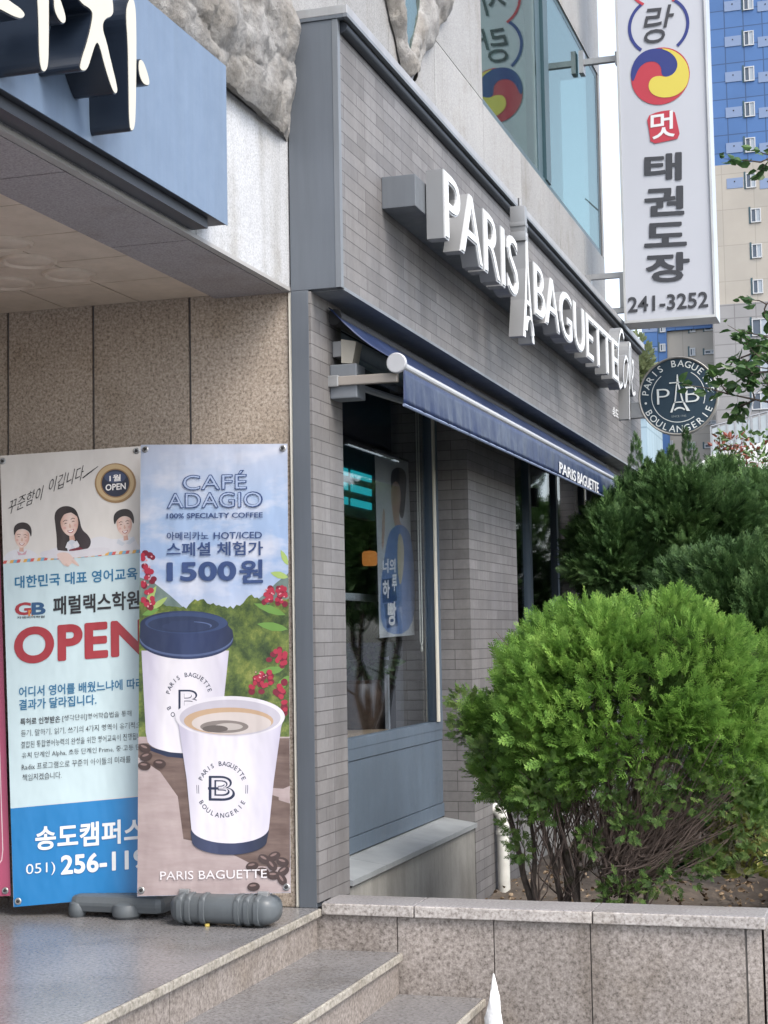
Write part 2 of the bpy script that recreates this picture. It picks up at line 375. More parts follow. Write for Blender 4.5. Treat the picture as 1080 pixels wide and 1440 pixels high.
for v in sb.verts:
    v.co = Vector((-2.29+(v.co.x+.5)*1.776, 6.56+(v.co.y+.5)*8.9, -.40)); v.co.z += .035*math.sin(v.co.x*7+1)*math.sin(v.co.y*5) + random.uniform(-.012, .012)
tag(MB().bm(sb, True).build('planter_soil', M['soil']), kind='structure')
wc = MB(); tip = hit(694, 1369, PY(6.2)); n = 14; prof = [(.001, 0), (.006, -.02), (.013, -.07), (.022, -.14), (.030, -.2), (.038, -.26), (.043, tip.z*-1-.5)]
for i in range(len(prof)): pass
wv = []
for i in range(16):
    t = i/15; z = tip.z + (-.5-tip.z)*t
    for k in range(n):
        a = 2*math.pi*k/n; r = .002+.050*t**.85*(1+.16*math.sin(3*a+9*t)+random.uniform(-.1, .1)); wv.append((tip.x+.006*math.sin(7*t)*t+r*math.cos(a), tip.y+r*math.sin(a), z))
wc.add(wv, [(i*n+k, i*n+(k+1) % n, (i+1)*n+(k+1) % n, (i+1)*n+k) for i in range(15) for k in range(n)], True)
wc.build('bollard_cone', mat('rough_white_plaster', (.74, .75, .76), .85, var=.08, vscale=30, bump=.8, bscale=70), None, label='slender rough white cone standing against the granite planter wall', cat='cone')

# ------------------------------------------------------------------ the building
bd = thing('shop_building', (-5, 6, -.5), 'granite faced commercial building with dark brick bakery shopfront and covered entrance', 'building')
# recess wall in three panels
pj = [hit(px, 520, PY(6.45)).x for px in (11, 131, 267)]
ed = [-6.5, -5.2] + pj + [-2.40]
for a, b in zip(ed[:-1], ed[1:]): box_obj('recess_wall_panel', (a+.006, 6.45, 0), (b-.006, 6.60, 2.70), M['wall'], bd)
box_obj('recess_wall_joint', (-6.5, 6.462, 0), (-2.41, 6.59, 2.69), mat('dark_joint', (.10, .10, .11), .7, var=.1), bd)
box_obj('sealant_strip', (-2.399, 6.437, .0), (-2.385, 6.60, 2.575), M['cream'], bd, .003)
# ceiling and beam
XB = -2.39
ceil = MB(); 
T = .40
ys = [6.449-T*i for i in range(17)]; xz = [-2.738-.36*i for i in range(11)]
for i in range(12):
    for j in range(10): ceil.box((xz[j+1]+.004, ys[i+1]+.004, 2.590), (xz[j]-.004, ys[i]-.004, 2.604))
co = ceil.build('ceiling_tiles', M['ceil'], bd)
box_obj('ceiling_backing', (-6.5, 1.6, 2.606), (-2.738, 6.449, 2.70), M['ceilgrid'], bd)
for (px, py) in ((40, 366), (97, 385), (6, 341), (12, 397), (-55, 372), (-40, 405)):
    c = hit(px, py, PZ(2.59)); m_ = MB().lathe((c.x, c.y, 2.5895), (0, 0, -1), [(.110, 0), (.106, .010), (.097, .013), (.086, .004), (.062, .010), (.03, .015), (.001, .017)], 32)
    m_.build('ceiling_disc', M['ceil'], bd)
bs = [-1.0, .6, 2.2, 3.75, 5.16, 6.449]
bs = [1.6, 3.0, hit(80, 243, PZ(2.575)).y, hit(262, 338, PZ(2.575)).y, 6.449]
for a, b in zip(bs[:-1], bs[1:]):
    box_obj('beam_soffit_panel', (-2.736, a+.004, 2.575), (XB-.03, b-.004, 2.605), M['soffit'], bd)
    box_obj('beam_face_panel', (XB-.028, a+.003, 2.592), (XB, b-.003 if b < 6 else 6.335, 3.235), M['beam'], bd)
box_obj('beam_face_panel', (XB-.028, 6.339, 2.592), (XB-.001, 6.449, 3.235), M['beam'], bd)
box_obj('beam_lip', (XB-.026, 1.6, 2.576), (XB+.004, 6.449, 2.591), mat('lip_granite', (.34, .335, .33), .5), bd)
box_obj('beam_core', (-2.73, 1.6, 2.606), (XB-.030, 6.449, 3.3), M['conc'], bd)
# rough stone band
def rock(name, f, nu, nv, parent, amp, seed, scale=5.5):
    from mathutils import noise as mn
    vs = []
    for j in range(nv+1):
        for i in range(nu+1):
            p, nrm, k = f(i/nu, j/nv); q = Vector((p.x, p.y, p.z))*scale + Vector((seed, 0, 0))
            w = q + Vector((mn.noise(q*.7), mn.noise(q*.7+Vector((7, 0, 0))), 0))*.5
            dv = mn.voronoi(Vector((w.x, w.y*.55, w.z*.8))*.55)[0]; e = dv[1]-dv[0]
            d = mn.noise(q*.35)*1.3 + min(e, .55)*1.1 - .35 + mn.fractal(q*1.4, .8, 2.1, 6)*.34 - (.10 if e < .03 else 0)
            vs.append(p + nrm*amp*k*d + Vector((0, .3, .5))*amp*.35*k*mn.noise(q*1.3+Vector((5, 5, 5))))
    fs = [(j*(nu+1)+i, j*(nu+1)+i+1, (j+1)*(nu+1)+i+1, (j+1)*(nu+1)+i) for j in range(nv) for i in range(nu)]
    return MB().add(vs, fs, True)
rockmat = D.materials.new('split_rock'); rockmat.use_nodes = True; t = NT(rockmat)
c = t.ramp(t.noise(7, 8, .75), [(.25, (.15, .142, .135)), (.38, (.29, .283, .275)), (.55, (.40, .393, .385)), (.75, (.52, .512, .505))])
c = t.mix(1.0, c, t.ramp(t.noise(3, 4, .6), [(.4, (1, 1, 1)), (.62, (.84, .80, .74))]), 'MULTIPLY')
c = t.mix(1.0, c, t.ramp(t.noise(11, 9, .8), [(.33, (.5, .48, .47)), (.42, (1, 1, 1))]), 'MULTIPLY')
t.ln(c, t.b.inputs['Base Color']); t.b.inputs['Roughness'].default_value = .85; t.bump(t.noise(34, 10, .76), 1.0, .03)
def rock_band(u, v):
    y = 1.6 + u*4.90; z = 3.20 + v*.66
    prof = math.sin(math.pi*min(1, v*1.05))**.5 if v < .95 else .2
    e = min(1, (1-u)*26)**.6
    return Vector((-2.41 + (.035+.095*prof)*e, y, z + .03*(v < .03))), Vector((1, .15, 0)), e*(.35+.65*prof)
rock('rough_stone_band', rock_band, 420, 64, bd, .058, 3.1).build('rough_stone_band', rockmat, bd, sharp=70)
def rock_end(u, v):
    a = u*math.pi/2; z = 3.20+v*.66; prof = math.sin(math.pi*min(1, v*1.05))**.5 if v < .95 else .2
    r = .03+.16*prof
    return Vector((-2.40 + r*math.cos(a), 6.43 + .05*math.sin(a) if True else 0, z)), Vector((math.cos(a), math.sin(a), 0)), .6
box_obj('wall_core', (-2.73, 1.6, 3.301), (-2.42, 6.50, 3.86), M['conc'], bd)
# upper storeys
def yjoint(px, py): return hit(px, py, PX(XW)).y
yw0, yw1, zw0, zw1 = yjoint(679, 150), yjoint(847, 358), hit(760, 249, PX(XW)).z, hit(810, 47, PX(XW)).z
joints = [6.46, 7.25, 8.10, 9.02, yw0, yw0+1.15, 12.8, 13.9, yw1+.12]
yE = yw1+.12
def upanel(y0, y1, z0, z1): box_obj('upper_wall_panel', (XW-.03, y0+.003, z0+.003), (XW, y1-.003, z1-.003), M['upper'], bd)
for a, b in zip(joints[:-1], joints[1:]):
    upanel(a, b, 3.70, zw0 if a > yw0-.1 else 4.60)
    if b <= yw0+.1: upanel(a, b, 4.60, 5.75); upanel(a, b, 5.75, 7.4)
    else: upanel(a, b, zw1, 7.4)
upanel(yw1+.02, yE, zw0, zw1)
for z in (7.4, 9.0, 10.6, 12.2):
    for a, b in zip(joints[:-1], joints[1:]): upanel(a, b, z, z+1.6)
box_obj('upper_wall_core', (-9, 6.46, 3.3), (XW-.032, yw0-.01, 13.9), M['conc'], bd)
box_obj('upper_wall_core', (-9, yw0-.01, zw1+.01), (XW-.032, yE, 13.9), M['conc'], bd)
box_obj('upper_wall_core', (-9, yw0-.01, 2.7), (XW-.032, yE, zw0-.005), M['conc'], bd)
box_obj('upper_wall_core', (-9, 1.6, 3.87), (-2.75, 6.459, 13.9), M['upper'], bd)
box_obj('upper_wall_core', (-9, 1.6, 2.71), (-2.75, 6.459, 3.865), M['conc'], bd)
# small upper window over the rough band, only its corner shows
uw = box_obj('upper_window', (-2.60, 4.2, 3.88), (-2.52, 6.30, 3.93), M['tealframe'], bd)
box_obj('frame', (-2.60, 6.25, 3.93), (-2.52, 6.30, 5.6), M['alu'], uw)
box_obj('pane', (-2.57, 4.2, 3.93), (-2.56, 6.25, 5.6), M['tealglass'], uw)
# big upper window
uw = MB()
fr = .05
uw.box((XW-.10, yw0, zw0), (XW-.012, yw1, zw0+fr)); uw.box((XW-.10, yw0, zw1-fr), (XW-.012, yw1, zw1))
uw.box((XW-.10, yw0, zw0+fr), (XW-.012, yw0+.02, zw1-fr)); uw.box((XW-.10, yw1-.06, zw0+fr), (XW-.012, yw1, zw1-fr))
ym = hit(765, 120, PX(XW)).y
uw.box((XW-.10, ym-.22, zw0+fr), (XW-.02, ym-.02, zw1-fr)); uw.box((XW-.10, ym+.02, zw0+fr), (XW+.0, ym+.20, zw1-fr))
uwo = uw.build('upper_window', M['tealframe'], bd)
box_obj('pane', (XW-.022, yw0+.02, zw0+fr), (XW-.014, ym-.22, zw1-fr), M['tealglass'], uwo)
box_obj('pane', (XW-.022, ym+.2, zw0+fr), (XW-.014, yw1-.06, zw1-fr), M['tealglass'], uwo)
box_obj('blind', (XW-.35, yw0+.05, zw0), (XW-.33, yw1-.1, zw1), mat('pale_roller_blind', (.55, .62, .58), .8), uwo)
# V shaped rough stone trim
def limb(p0, p1, w0, w1, seed):
    a = hit(*p0, PX(XW)); b = hit(*p1, PX(XW)); d = (b-a).normalized(); s = Vector((1, 0, 0)).cross(d)
    def f(u, v):
        an = math.pi*(v-.0); w = w0+(w1-w0)*u
        return a+(b-a)*u + s*(math.cos(an)*w) + Vector((.01+math.sin(an)*.05, 0, 0)), Vector((math.sin(an)+.05, 0, 0)) + s*math.cos(an)*.7, 1 if 0 < u < 1 else .4
    return rock('rough_stone_trim', f, 60, 16, bd, .035, seed, 9).build('rough_stone_trim', rockmat, bd)
limb((543, -40), (569, 106), .17, .05, 1.0); limb((616, -40), (573, 106), .26, .05, 8.0)
vg = hit(556, -40, PX(XW+.012)); vb = hit(571, 90, PX(XW+.012)); vc = hit(600, -40, PX(XW+.012))
MB().prism([vg, vb, vc], (.008, 0, 0)).build('upper_pane', M['tealglass'], bd)
# shopfront: steel post, brick fascia, cornice, column, window, pier
box_obj('shopfront_post', (-2.384, 6.43, 0), (-2.306, 6.53, 2.575), M['steel'], bd, .002)
box_obj('fascia_side', (-2.384, 6.43, 2.576), (XF-.001, 6.46, 3.735), M['steel'], bd, .002)
box_obj('brick_fascia', (-2.40, 6.461, 2.585), (XF, 15.12, 3.70), M['brick'], bd)
box_obj('fascia_edge', (XF-.02, 6.428, 2.576), (XF+.006, 6.462, 3.735), M['steel2'], bd, .002)
box_obj('fascia_lip', (XF-.30, 6.463, 2.570), (XF+.006, 15.12, 2.584), M['steel2'], bd)
cn = box_obj('cornice', (-2.47, 6.425, 3.752), (-2.112, 15.16, 3.792), M['cornice'], bd, .003)
MB().box((-2.13, 6.425, 3.737), (-2.110, 15.16, 3.7515)).build('drip_edge', M['steel2'], cn)
box_obj('cornice_end', (-2.384, 6.424, 3.736), (-2.131, 6.46, 3.751), M['steel'], bd)
box_obj('fascia_top', (-2.40, 6.462, 3.70), (XF-.002, 15.12, 3.7515), M['dark'], bd)
MB().tube([(-2.152, 6.47, 3.712), (-2.152, 15.1, 3.712)], .026, 12).build('gutter', M['gutter'], bd)
box_obj('brick_column', (-2.55, 6.575, -.5), (XC, 6.828, 2.569), M['brick'], bd)
box_obj('brick_column', (-2.3055, 6.4305, .023), (XC, 6.5745, 2.569), M['brick'], bd)
YR = 9.062; XG = -2.485; Y2 = 10.30
box_obj('brick_pier', (-2.75, YR, -.5), (XC, Y2, 2.569), M['brick'], bd)
box_obj('brick_pier', (-2.75, 13.9, -.4), (XC, 15.1, 2.569), M['brick'], bd)
box_obj('foundation_wall', (-2.75, 6.83, -.5), (XC-.004, YR-.002, .02), M['conc'], bd)
box_obj('foundation_wall', (-2.75, Y2+.002, -.5), (XC-.004, 13.89, .02), M['conc'], bd)
def window_bay(y0, y1, sill):
    w = MB()
    w.box((XG-.05, y0, .58), (XG+.012, y1, .625)); w.box((XG-.05, y1-.10, .626), (XG+.012, y1, 2.569)); w.box((XG-.05, y0, .626), (XG+.012, y0+.06, 2.569)); w.box((XG-.05, y0+.06, 2.48), (XG+.012, y1-.10, 2.569))
    wo = w.build('display_window', M['spand'], bd)
    box_obj('pane', (XG-.022, y0+.06, .625), (XG-.014, y1-.10, 2.48), M['glass'], wo)
    MB().box((XG+.013, y1-.125, .627), (XG+.022, y1-.085, 2.478)).build('glazing_bead', M['ivory'], wo)
    for a, b, d in ((.092, .165, .006), (.169, .52, 0), (.524, .579, .004)):
        box_obj('spandrel', (XG-.05, y0, a), (XG+.006+d, y1, b), M['spand'], wo)
    s = MB()
    yy = [y0, y0+.5, y0+1.35, y1]
    for a, b in zip(yy[:-1], yy[1:]):
        s.add([(XG-.05, a+.002, .06), (XC+.012, a+.002, .03), (XC+.012, b-.001, .03), (XG-.05, b-.001, .06), (XG-.05, a+.002, .093), (XC+.012, a+.002, .054), (XC+.012, b-.001, .054), (XG-.05, b-.001, .093)], [(0, 1, 2, 3), (7, 6, 5, 4), (0, 4, 5, 1), (1, 5, 6, 2), (2, 6, 7, 3), (3, 7, 4, 0)])
    s.build('sill', mat('grey_slate_sill', (.21, .225, .235), .5, var=.15, vscale=6), wo)
    return wo
window_bay(6.83, YR, True); w2 = window_bay(Y2, 13.9, True)
MB().box((XG-.04, 11.55, .626), (XG+.012, 11.62, 2.48)).build('mullion', M['spand'], w2)
MB().box((XG-.04, 12.55, .626), (XG+.012, 12.62, 2.48)).build('mullion', M['spand'], w2)
# shop interior
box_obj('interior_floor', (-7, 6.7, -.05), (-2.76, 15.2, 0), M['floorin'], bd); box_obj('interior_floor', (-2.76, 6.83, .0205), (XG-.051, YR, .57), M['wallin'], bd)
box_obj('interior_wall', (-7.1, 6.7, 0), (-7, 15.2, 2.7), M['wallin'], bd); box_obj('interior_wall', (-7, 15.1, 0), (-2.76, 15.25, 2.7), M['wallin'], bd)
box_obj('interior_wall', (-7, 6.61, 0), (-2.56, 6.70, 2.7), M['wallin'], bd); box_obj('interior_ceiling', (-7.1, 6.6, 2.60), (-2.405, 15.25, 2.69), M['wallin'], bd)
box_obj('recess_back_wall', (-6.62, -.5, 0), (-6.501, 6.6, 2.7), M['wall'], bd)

# ------------------------------------------------------------------ canopy sign with big brush letters
cs = thing('canopy_sign', (-2.3, 4, 2.63), 'blue grey canopy sign board with large cream brush style letters on dark sides', 'sign')
XP = -2.29
box_obj('sign_panel', (XP-.004, 1.5, 2.632), (XP, 5.517, 3.236), M['signblue'], cs)
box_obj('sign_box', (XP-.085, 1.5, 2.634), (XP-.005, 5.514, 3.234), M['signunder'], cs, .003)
box_obj('under_sign_shade', (XB+.006, 1.5, 2.596), (XP-.03, 5.40, 2.6332), M['signunder'], cs)  # added dark strip standing for the shade below the sign
for y in (5.0, 3.6): box_obj('bracket', (XB, y, 2.66), (XP-.085, y+.05, 2.70), M['galv'], cs)
XL = XP+.13
def smooth_outline(pts, it=2):
    P = [Vector((*p, 0)) for p in pts]
    for _ in range(it):
        Q = []
        for i in range(len(P)):
            a, b = P[i], P[(i+1) % len(P)]; Q += [a*.75+b*.25, a*.25+b*.75]
        P = Q
    return [(p.x, p.y) for p in P]
brush = {  # outlines measured on the photograph
 'a': [[(-30, -30), (-10, -20), (12, 0), (30, 12), (35, 22), (30, 28), (20, 26), (5, 18), (-30, 0)]],
 'b': [[(50, -60), (66, -62), (68, -20), (68, 60), (67, 95), (62, 103), (56, 100), (53, 80), (52, 20), (48, -40)]],
 'c': [[(74, -6), (80, -10), (86, 4), (92, 24), (91, 34), (85, 34), (78, 24), (74, 12)]],
 'd': [[(96, -20), (128, -40), (152, -30), (159, 8), (158, 24), (146, 28), (143, 40), (149, 58), (155, 85), (165, 125), (163, 134), (157, 130), (146, 96), (137, 60), (133, 64), (128, 80), (123, 97), (117, 102), (110, 98), (112, 84), (122, 55), (129, 22), (126, 14), (112, 6)]],
 'e': [[(178, 2), (184, -6), (189, 4), (191, 30), (191, 100), (190, 165), (188, 183), (183, 186), (180, 176), (179, 120), (178, 60), (175, 20)]],
 'f': [[(194, 82), (200, 84), (206, 100), (210, 116), (208, 122), (201, 120), (196, 112), (193, 98)]],
}
for k, polys in brush.items():
    for q in polys:
        sm = smooth_outline(q); P = [hit(*p, PX(XL)) for p in sm]
        c = sum(P, Vector())/len(P)
        o = MB().prism(P, (-(XL-XP-.001), 0, 0)).build('sign_letter', M['lettside'], cs)
        # cream face set a little inside the dark rim
        inn = []
        for i, p in enumerate(P):
            a, b = P[i-1], P[(i+1) % len(P)]; tn = (b-a).normalized(); nn = Vector((0, -tn.z, tn.y)); 
            inn.append((p, nn))
        area = sum(P[i-1].y*P[i].z-P[i].y*P[i-1].z for i in range(len(P)))
        sgn = 1 if area > 0 else -1
        F = [p+nn*sgn*.0035+Vector((.0015, 0, 0)) for p, nn in inn]
        MB().prism(F, (.002, 0, 0)).build('letter_face', M['lettface'], o)

# ------------------------------------------------------------------ bakery sign letters on their rail
ps = thing('shop_sign', (-2.0, 9.5, 3.0), 'long white raised bakery sign with tower emblem on a grey rail across dark brick', 'sign')
box_obj('sign_rail', (XF+.001, 7.045, 3.063), (-2.001, 12.9, 3.212), M['rail'], ps, .003)
box_obj('rail_cap', (XF+.001, 7.10, 3.213), (-2.03, 7.4, 3.226), M['dark'], ps)
XN = -1.915
def raised(name, A, fs, o, x, y, bold_back=None):
    n = Vector((1, 0, 0))
    m = extrude_flat(A, fs, o, x, y, n, .082)
    b = m.build(name, M['pbside'], ps)
    return b
def sign_word(body, xs, ybl, ybr, htop):
    """letters one by one between picture x's"""
    full, _ = glyphs(body, .006, 4)
    lo, hi = full[:, 0].min(), full[:, 0].max()
    o = hit(xs[0], ybl, PX(XN)); x = hit(xs[1], ybr, PX(XN))-o; y = Vector((0, 0, htop))
    # advance of every letter measured with growing prefixes
    for i, ch in enumerate(body):
        pre, _ = glyphs(body[:i+1], .006, 4); A0, f0 = glyphs(ch, .006, 4); Ao, fo = glyphs(ch, .010, 4); Ai, fi = glyphs(ch, -.010, 4)
        sh = pre[:, 0].max()-A0[:, 0].max()
        def nz(A): A = A.copy(); A[:, 0] = (A[:, 0]+sh-lo)/(hi-lo); A[:, 1] = (A[:, 1])/.727; return A
        A, f = weld(nz(Ao), fo)
        b = extrude_flat(A, f, o, x, y, Vector((1, 0, 0)), .080).build('sign_letter', M['pbside'], ps)
        A, f = weld(nz(Ao), fo); extrude_flat(A, f, o+Vector((.006, 0, 0)), x, y, Vector((1, 0, 0)), .0055).build('letter_rim', M['pbtrim'], b)
        A, f = weld(nz(Ai), fi); extrude_flat(A, f, o+Vector((.012, 0, 0)), x, y, Vector((1, 0, 0)), .0055).build('letter_face', M['pbface'], b)
sign_word('PARIS', (624, 727.5), 333, 420, .336)
sign_word('BAGUETTE', (750.5, 868.5), 441, 538, .322)
# tower emblem: spire, deck and splayed legs
def tower_poly(yc, zb, h, w):
    r = [(-.50, 0), (-.30, 0), (-.20, .10), (-.06, .20), (.06, .20), (.20, .10), (.30, 0), (.50, 0), (.36, .14), (.24, .28), (.15, .46), (.10, .62), (.06, .80), (.055, 1), (-.055, 1), (-.06, .80), (-.10, .62), (-.15, .46), (-.24, .28), (-.36, .14)]
    return [Vector((XN, yc+a*w, zb+b*h)) for a, b in r]
yc = hit(741, 400, PX(XN)).y
# open lattice: two legs and a spire as one outline with a hole bridged by the deck
def tower(yc, zb, h, w, x0, depth, off):
    m = MB()
    L = [[(-.50, 0), (-.33, 0), (-.13, .36), (-.045, .62), (-.02, .98), (.02, .98), (.045, .62), (.13, .36), (.33, 0), (.50, 0), (.25, .36), (.115, .66), (.06, 1.0), (-.06, 1.0), (-.115, .66), (-.25, .36)]]
    for q in L: m.prism([Vector((x0, yc+a*w, zb+b*h)) for a, b in q], (-depth, 0, 0))
    return m
tw = tower(yc, 2.775, .62, .30, XN, .080, 0).build('tower_emblem', M['pbside'], ps)
tower(yc, 2.775, .62, .285, XN+.006, .005, 0).build('letter_face', M['pbface'], tw)
bar = MB(); bar.box((XN-.078, yc-.065, 2.975), (XN+.008, yc+.065, 3.0)); 
arch = [Vector((XN+.004, yc+.092*math.cos(a), 2.80+.10*math.sin(a))) for a in np.linspace(.15, math.pi-.15, 12)]; bar.tube(arch, .014, 6)
bar.build('tower_deck', M['pbface'], tw)
sp = MB(); sp.box((XN-.085, yc-.040, 3.345), (XN+.006, yc+.040, 3.40), .004); sp.box((XN-.083, yc-.030, 3.401), (XN+.004, yc+.030, 3.55), .004); sp.box((XN-.087, yc-.036, 3.43), (XN+.007, yc+.036, 3.455), .003)
sp.tube([(XN-.03, yc, 3.55), (XN-.03, yc, 3.60)], .012, 6)
sp.build('tower_top', M['pbside'], tw)
# script word at the far end: tall loops of bent strip
def ribbon(pts, w, name, x0=XN, depth=.08):
    P = [hit(*p, PX(x0)) for p in pts]
    # smooth
    for _ in range(2): P = [P[0]] + [q for i in range(len(P)-1) for q in (P[i]*.75+P[i+1]*.25, P[i]*.25+P[i+1]*.75)] + [P[-1]]
    m = MB(); n = len(P); Lf = []; Rt = []
    for i in range(n):
        t = (P[min(i+1, n-1)]-P[max(i-1, 0)]).normalized(); s = Vector((0, -t.z, t.y))*w; Lf.append(P[i]+s); Rt.append(P[i]-s)
    B = Vector((-depth, 0, 0)); m.add(Lf+Rt+[p+B for p in Lf]+[p+B for p in Rt], [(i, i+1, n+i+1, n+i) for i in range(n-1)] + [(2*n+i, 3*n+i, 3*n+i+1, 2*n+i+1) for i in range(n-1)] + [(i, 2*n+i, 2*n+i+1, i+1) for i in range(n-1)] + [(n+i, n+i+1, 3*n+i+1, 3*n+i) for i in range(n-1)] + [(0, n, 3*n, 2*n), (n-1, 3*n-1, 4*n-1, 2*n-1)][:2])
    b = m.build(name, M['pbside'], ps)
    f = MB(); U = Vector((.004, 0, 0)); ff = [p+U for p in Lf]; gg = [p+U for p in Rt]
    w2 = [(a*.85+b_*.15, a*.15+b_*.85) for a, b_ in zip(ff, gg)]
    f.add([a for a, _ in w2]+[c for _, c in w2], [(i, i+1, n+i+1, n+i) for i in range(n-1)]); f.build('letter_face', M['pbface'], b)
ribbon([(877, 476), (874, 462), (870, 472), (868.5, 500), (868.5, 530), (871, 546), (875, 540)], .022, 'sign_letter')
ribbon([(882.5, 508), (879.5, 500), (876.5, 512), (876, 535), (878, 546), (881, 535), (883, 505), (884, 540), (885.5, 546)], .020, 'sign_letter')
ribbon([(885, 545), (886.5, 500), (886.5, 486), (884.5, 482), (884, 500), (884.5, 560), (885, 590)], .020, 'sign_letter')
ribbon([(887, 536), (890, 528), (890.5, 512), (889, 506), (887.5, 518), (888, 545), (890, 556), (893, 552)], .020, 'sign_letter')
mb = MB(); text_at(mb, '송도점', PX(XF), (861, 584), (873, 592), 13, .02, .004, .003); mb.build('branch_lettering', M['pbface'], ps)

# ------------------------------------------------------------------ awning
aw = thing('awning', (-2.1, 9.5, 2.1), 'navy canvas awning with white front bar and hanging valance under the brick fascia', 'awning')
XA, ZA, YA0, YA1 = -1.98, 2.272, 6.62, 13.6
NY, NX = 60, 8; vs = []
for i in range(NY+1):
    y = YA0+(YA1-YA0)*i/NY
    for j in range(NX+1):
        u = j/NX; s = math.sin(math.pi*u)
        vs.append((-2.28+u*(XA+2.28), y, 2.535+u*(ZA+.012-2.535) - s*.020 - .004*math.sin(y*5)*s))
cv = MB().add(vs, [(i*(NX+1)+j, i*(NX+1)+j+1, (i+1)*(NX+1)+j+1, (i+1)*(NX+1)+j) for i in range(NY) for j in range(NX)], True).build('canvas', M['navy'], aw)
md = cv.modifiers.new('thick', 'SOLIDIFY'); md.thickness = .003
bar = MB(); pr = [(XA+.020*math.cos(a)+.004, ZA+.019*math.sin(a)-.004) for a in np.linspace(0, 2*math.pi, 14)[:-1]]
bar.prism([Vector((x, YA0+.02, z)) for x, z in pr], (0, YA1-YA0-.02, 0)); bar.build('front_bar', M['alu'], aw)
MB().lathe((XA, YA0-.004, ZA), (0, 1, 0), [(.001, 0), (.040, 0), (.044, .004), (.044, .022), (.001, .024)], 20).build('end_cap', M['alu'], aw)
vs = []; NV = 260; NZ = 6
for i in range(NV+1):
    y = YA0+.03+(YA1-YA0-.03)*i/NV
    for j in range(NZ+1):
        u = j/NZ; vs.append((XA+.022+u*(.004+.004*math.sin(y*31)+.003*math.sin(y*77+1)), y, ZA-.025-u*.150))
va = MB().add(vs, [(i*(NZ+1)+j, (i+1)*(NZ+1)+j, (i+1)*(NZ+1)+j+1, i*(NZ+1)+j+1) for i in range(NV) for j in range(NZ)], True).build('valance', M['navy'], aw)
md = va.modifiers.new('thick', 'SOLIDIFY'); md.thickness = .002
MB().tube([(XA+.026, YA0+.02, ZA-.18), (XA+.026, YA1, ZA-.18)], .007, 6).build('hem', mat('faded_hem', (.16, .20, .30), .6), aw)
mb = MB(); text_at(mb, 'PARIS', PX(XA+.034), (787, 665), (810, 678), 16, .014, 0, .002); mb.build('valance_lettering', M['pbface'], va); mb = MB(); text_at(mb, 'BAGUETTE', PX(XA+.034), (812.5, 679), (842, 694), 16, .014, 0, .002)
mb.build('valance_lettering', M['pbface'], va)
ar = MB(); a0 = hit(440, 541, PY(6.60)); 
ar.box((-2.35, 6.645, 2.195), (XA-.005, 6.675, 2.235), .004); ar.build('folding_arm', mat('worn_brown_arm', (.22, .20, .18), .5, var=.2), aw)
ar2 = MB().box((-2.36, 6.640, 2.19), (-2.25, 6.680, 2.24), .004); ar2.build('arm_sleeve', M['galv'], aw)
box_obj('arm_bracket', (XC+.001, 6.66, 2.14), (-2.17, 6.78, 2.29), M['steel2'], aw, .006)
MB().tube([(-2.20, 6.70, 2.2), (-2.06, 8.4, 2.22), (-1.99, 9.0, 2.24)], .016, 8).build('folding_arm', M['steel2'], aw)
MB().tube([(-2.27, 6.66, 2.50), (-2.27, YA1, 2.50)], .035, 12).build('roller_tube', M['dark'], aw)
box_obj('arm_bracket', (XC+.001, 12.9, 2.14), (-2.17, 13.02, 2.29), M['steel2'], aw, .006)
sp_ = thing('wall_lamp', (-2.26, 6.8, 2.3), 'small beige lamp fixed on the brick column under the awning', 'lamp')
ll = MB(); ll.box((XC+.001, 6.70, 2.33), (-2.25, 6.77, 2.40), .004); ll.build('lamp_base', M['galv'], sp_)
MB().prism([Vector((-2.25, 6.69, 2.405)), Vector((-2.18, 6.69, 2.39)), Vector((-2.20, 6.69, 2.295)), Vector((-2.25, 6.69, 2.30))], (0, .085, 0)).build('lamp_shade', mat('beige_plastic', (.42, .39, .33), .5), sp_)

# ------------------------------------------------------------------ blade sign
bs_ = thing('blade_sign', (-1.7, 13.8, 3.74), 'tall white projecting martial arts school sign with a three coloured swirl and black Korean letters', 'sign')
YB = 13.8; pb = PY(YB)
x0, x1, z0, z1 = -2.085, -1.312, 3.742, 8.6
box_obj('sign_box', (x0+.012, YB+.004, z0+.012), (x1-.012, YB+.30, z1), mat('lightbox_sheet', (.45, .47, .52), .4, var=.03, vscale=1), bs_)
fr_ = MB()
fr_.box((x0, YB-.014, z0), (x0+.018, YB+.31, z1)); fr_.box((x1-.018, YB-.014, z0), (x1, YB+.31, z1)); fr_.box((x0+.018, YB-.014, z0), (x1-.018, YB+.31, z0+.022))
fr_.build('sign_frame', mat('sign_frame_metal', (.50, .50, .49), .3, metal=.6), bs_)
br_ = MB()
for z in (3.86, 4.17): br_.box((XW, YB+.10, z), (x0, YB+.15, z+.045))
br_.box((XW, YB+.08, 3.86), (XW+.05, YB+.17, 4.21)); br_.box((x0-.05, YB+.10, 3.9), (x0-.001, YB+.15, 4.17))
br_.build('bracket', M['galv'], bs_)
br_ = MB(); br_.box((XW, YB+.10, 6.08), (x0, YB+.15, 6.13)); br_.box((XW-.001, YB+.07, 6.0), (XW+.04, YB+.18, 6.2)); br_.box((x0-.03, YB+.09, 6.05), (x0-.001, YB+.16, 6.16)); br_.build('bracket', M['galv'], bs_)
BK = mat('sign_black', (.035, .037, .045), .45, var=0)
for ch, (a, b, yb, h) in zip('태권도장', ((906, 959, 256, 39), (906, 962.5, 305, 41), (906, 966, 348.5, 34), (908, 970, 398, 41))):
    mb = MB(); text_at(mb, ch, pb, (a, yb), (b, yb-3), h, .045, .004); mb.build('sign_character', BK, bs_)
mb = MB(); text_at(mb, '241-3252', pb, (883, 440), (996, 432), 22, .028, .004); mb.build('phone_number', BK, bs_)
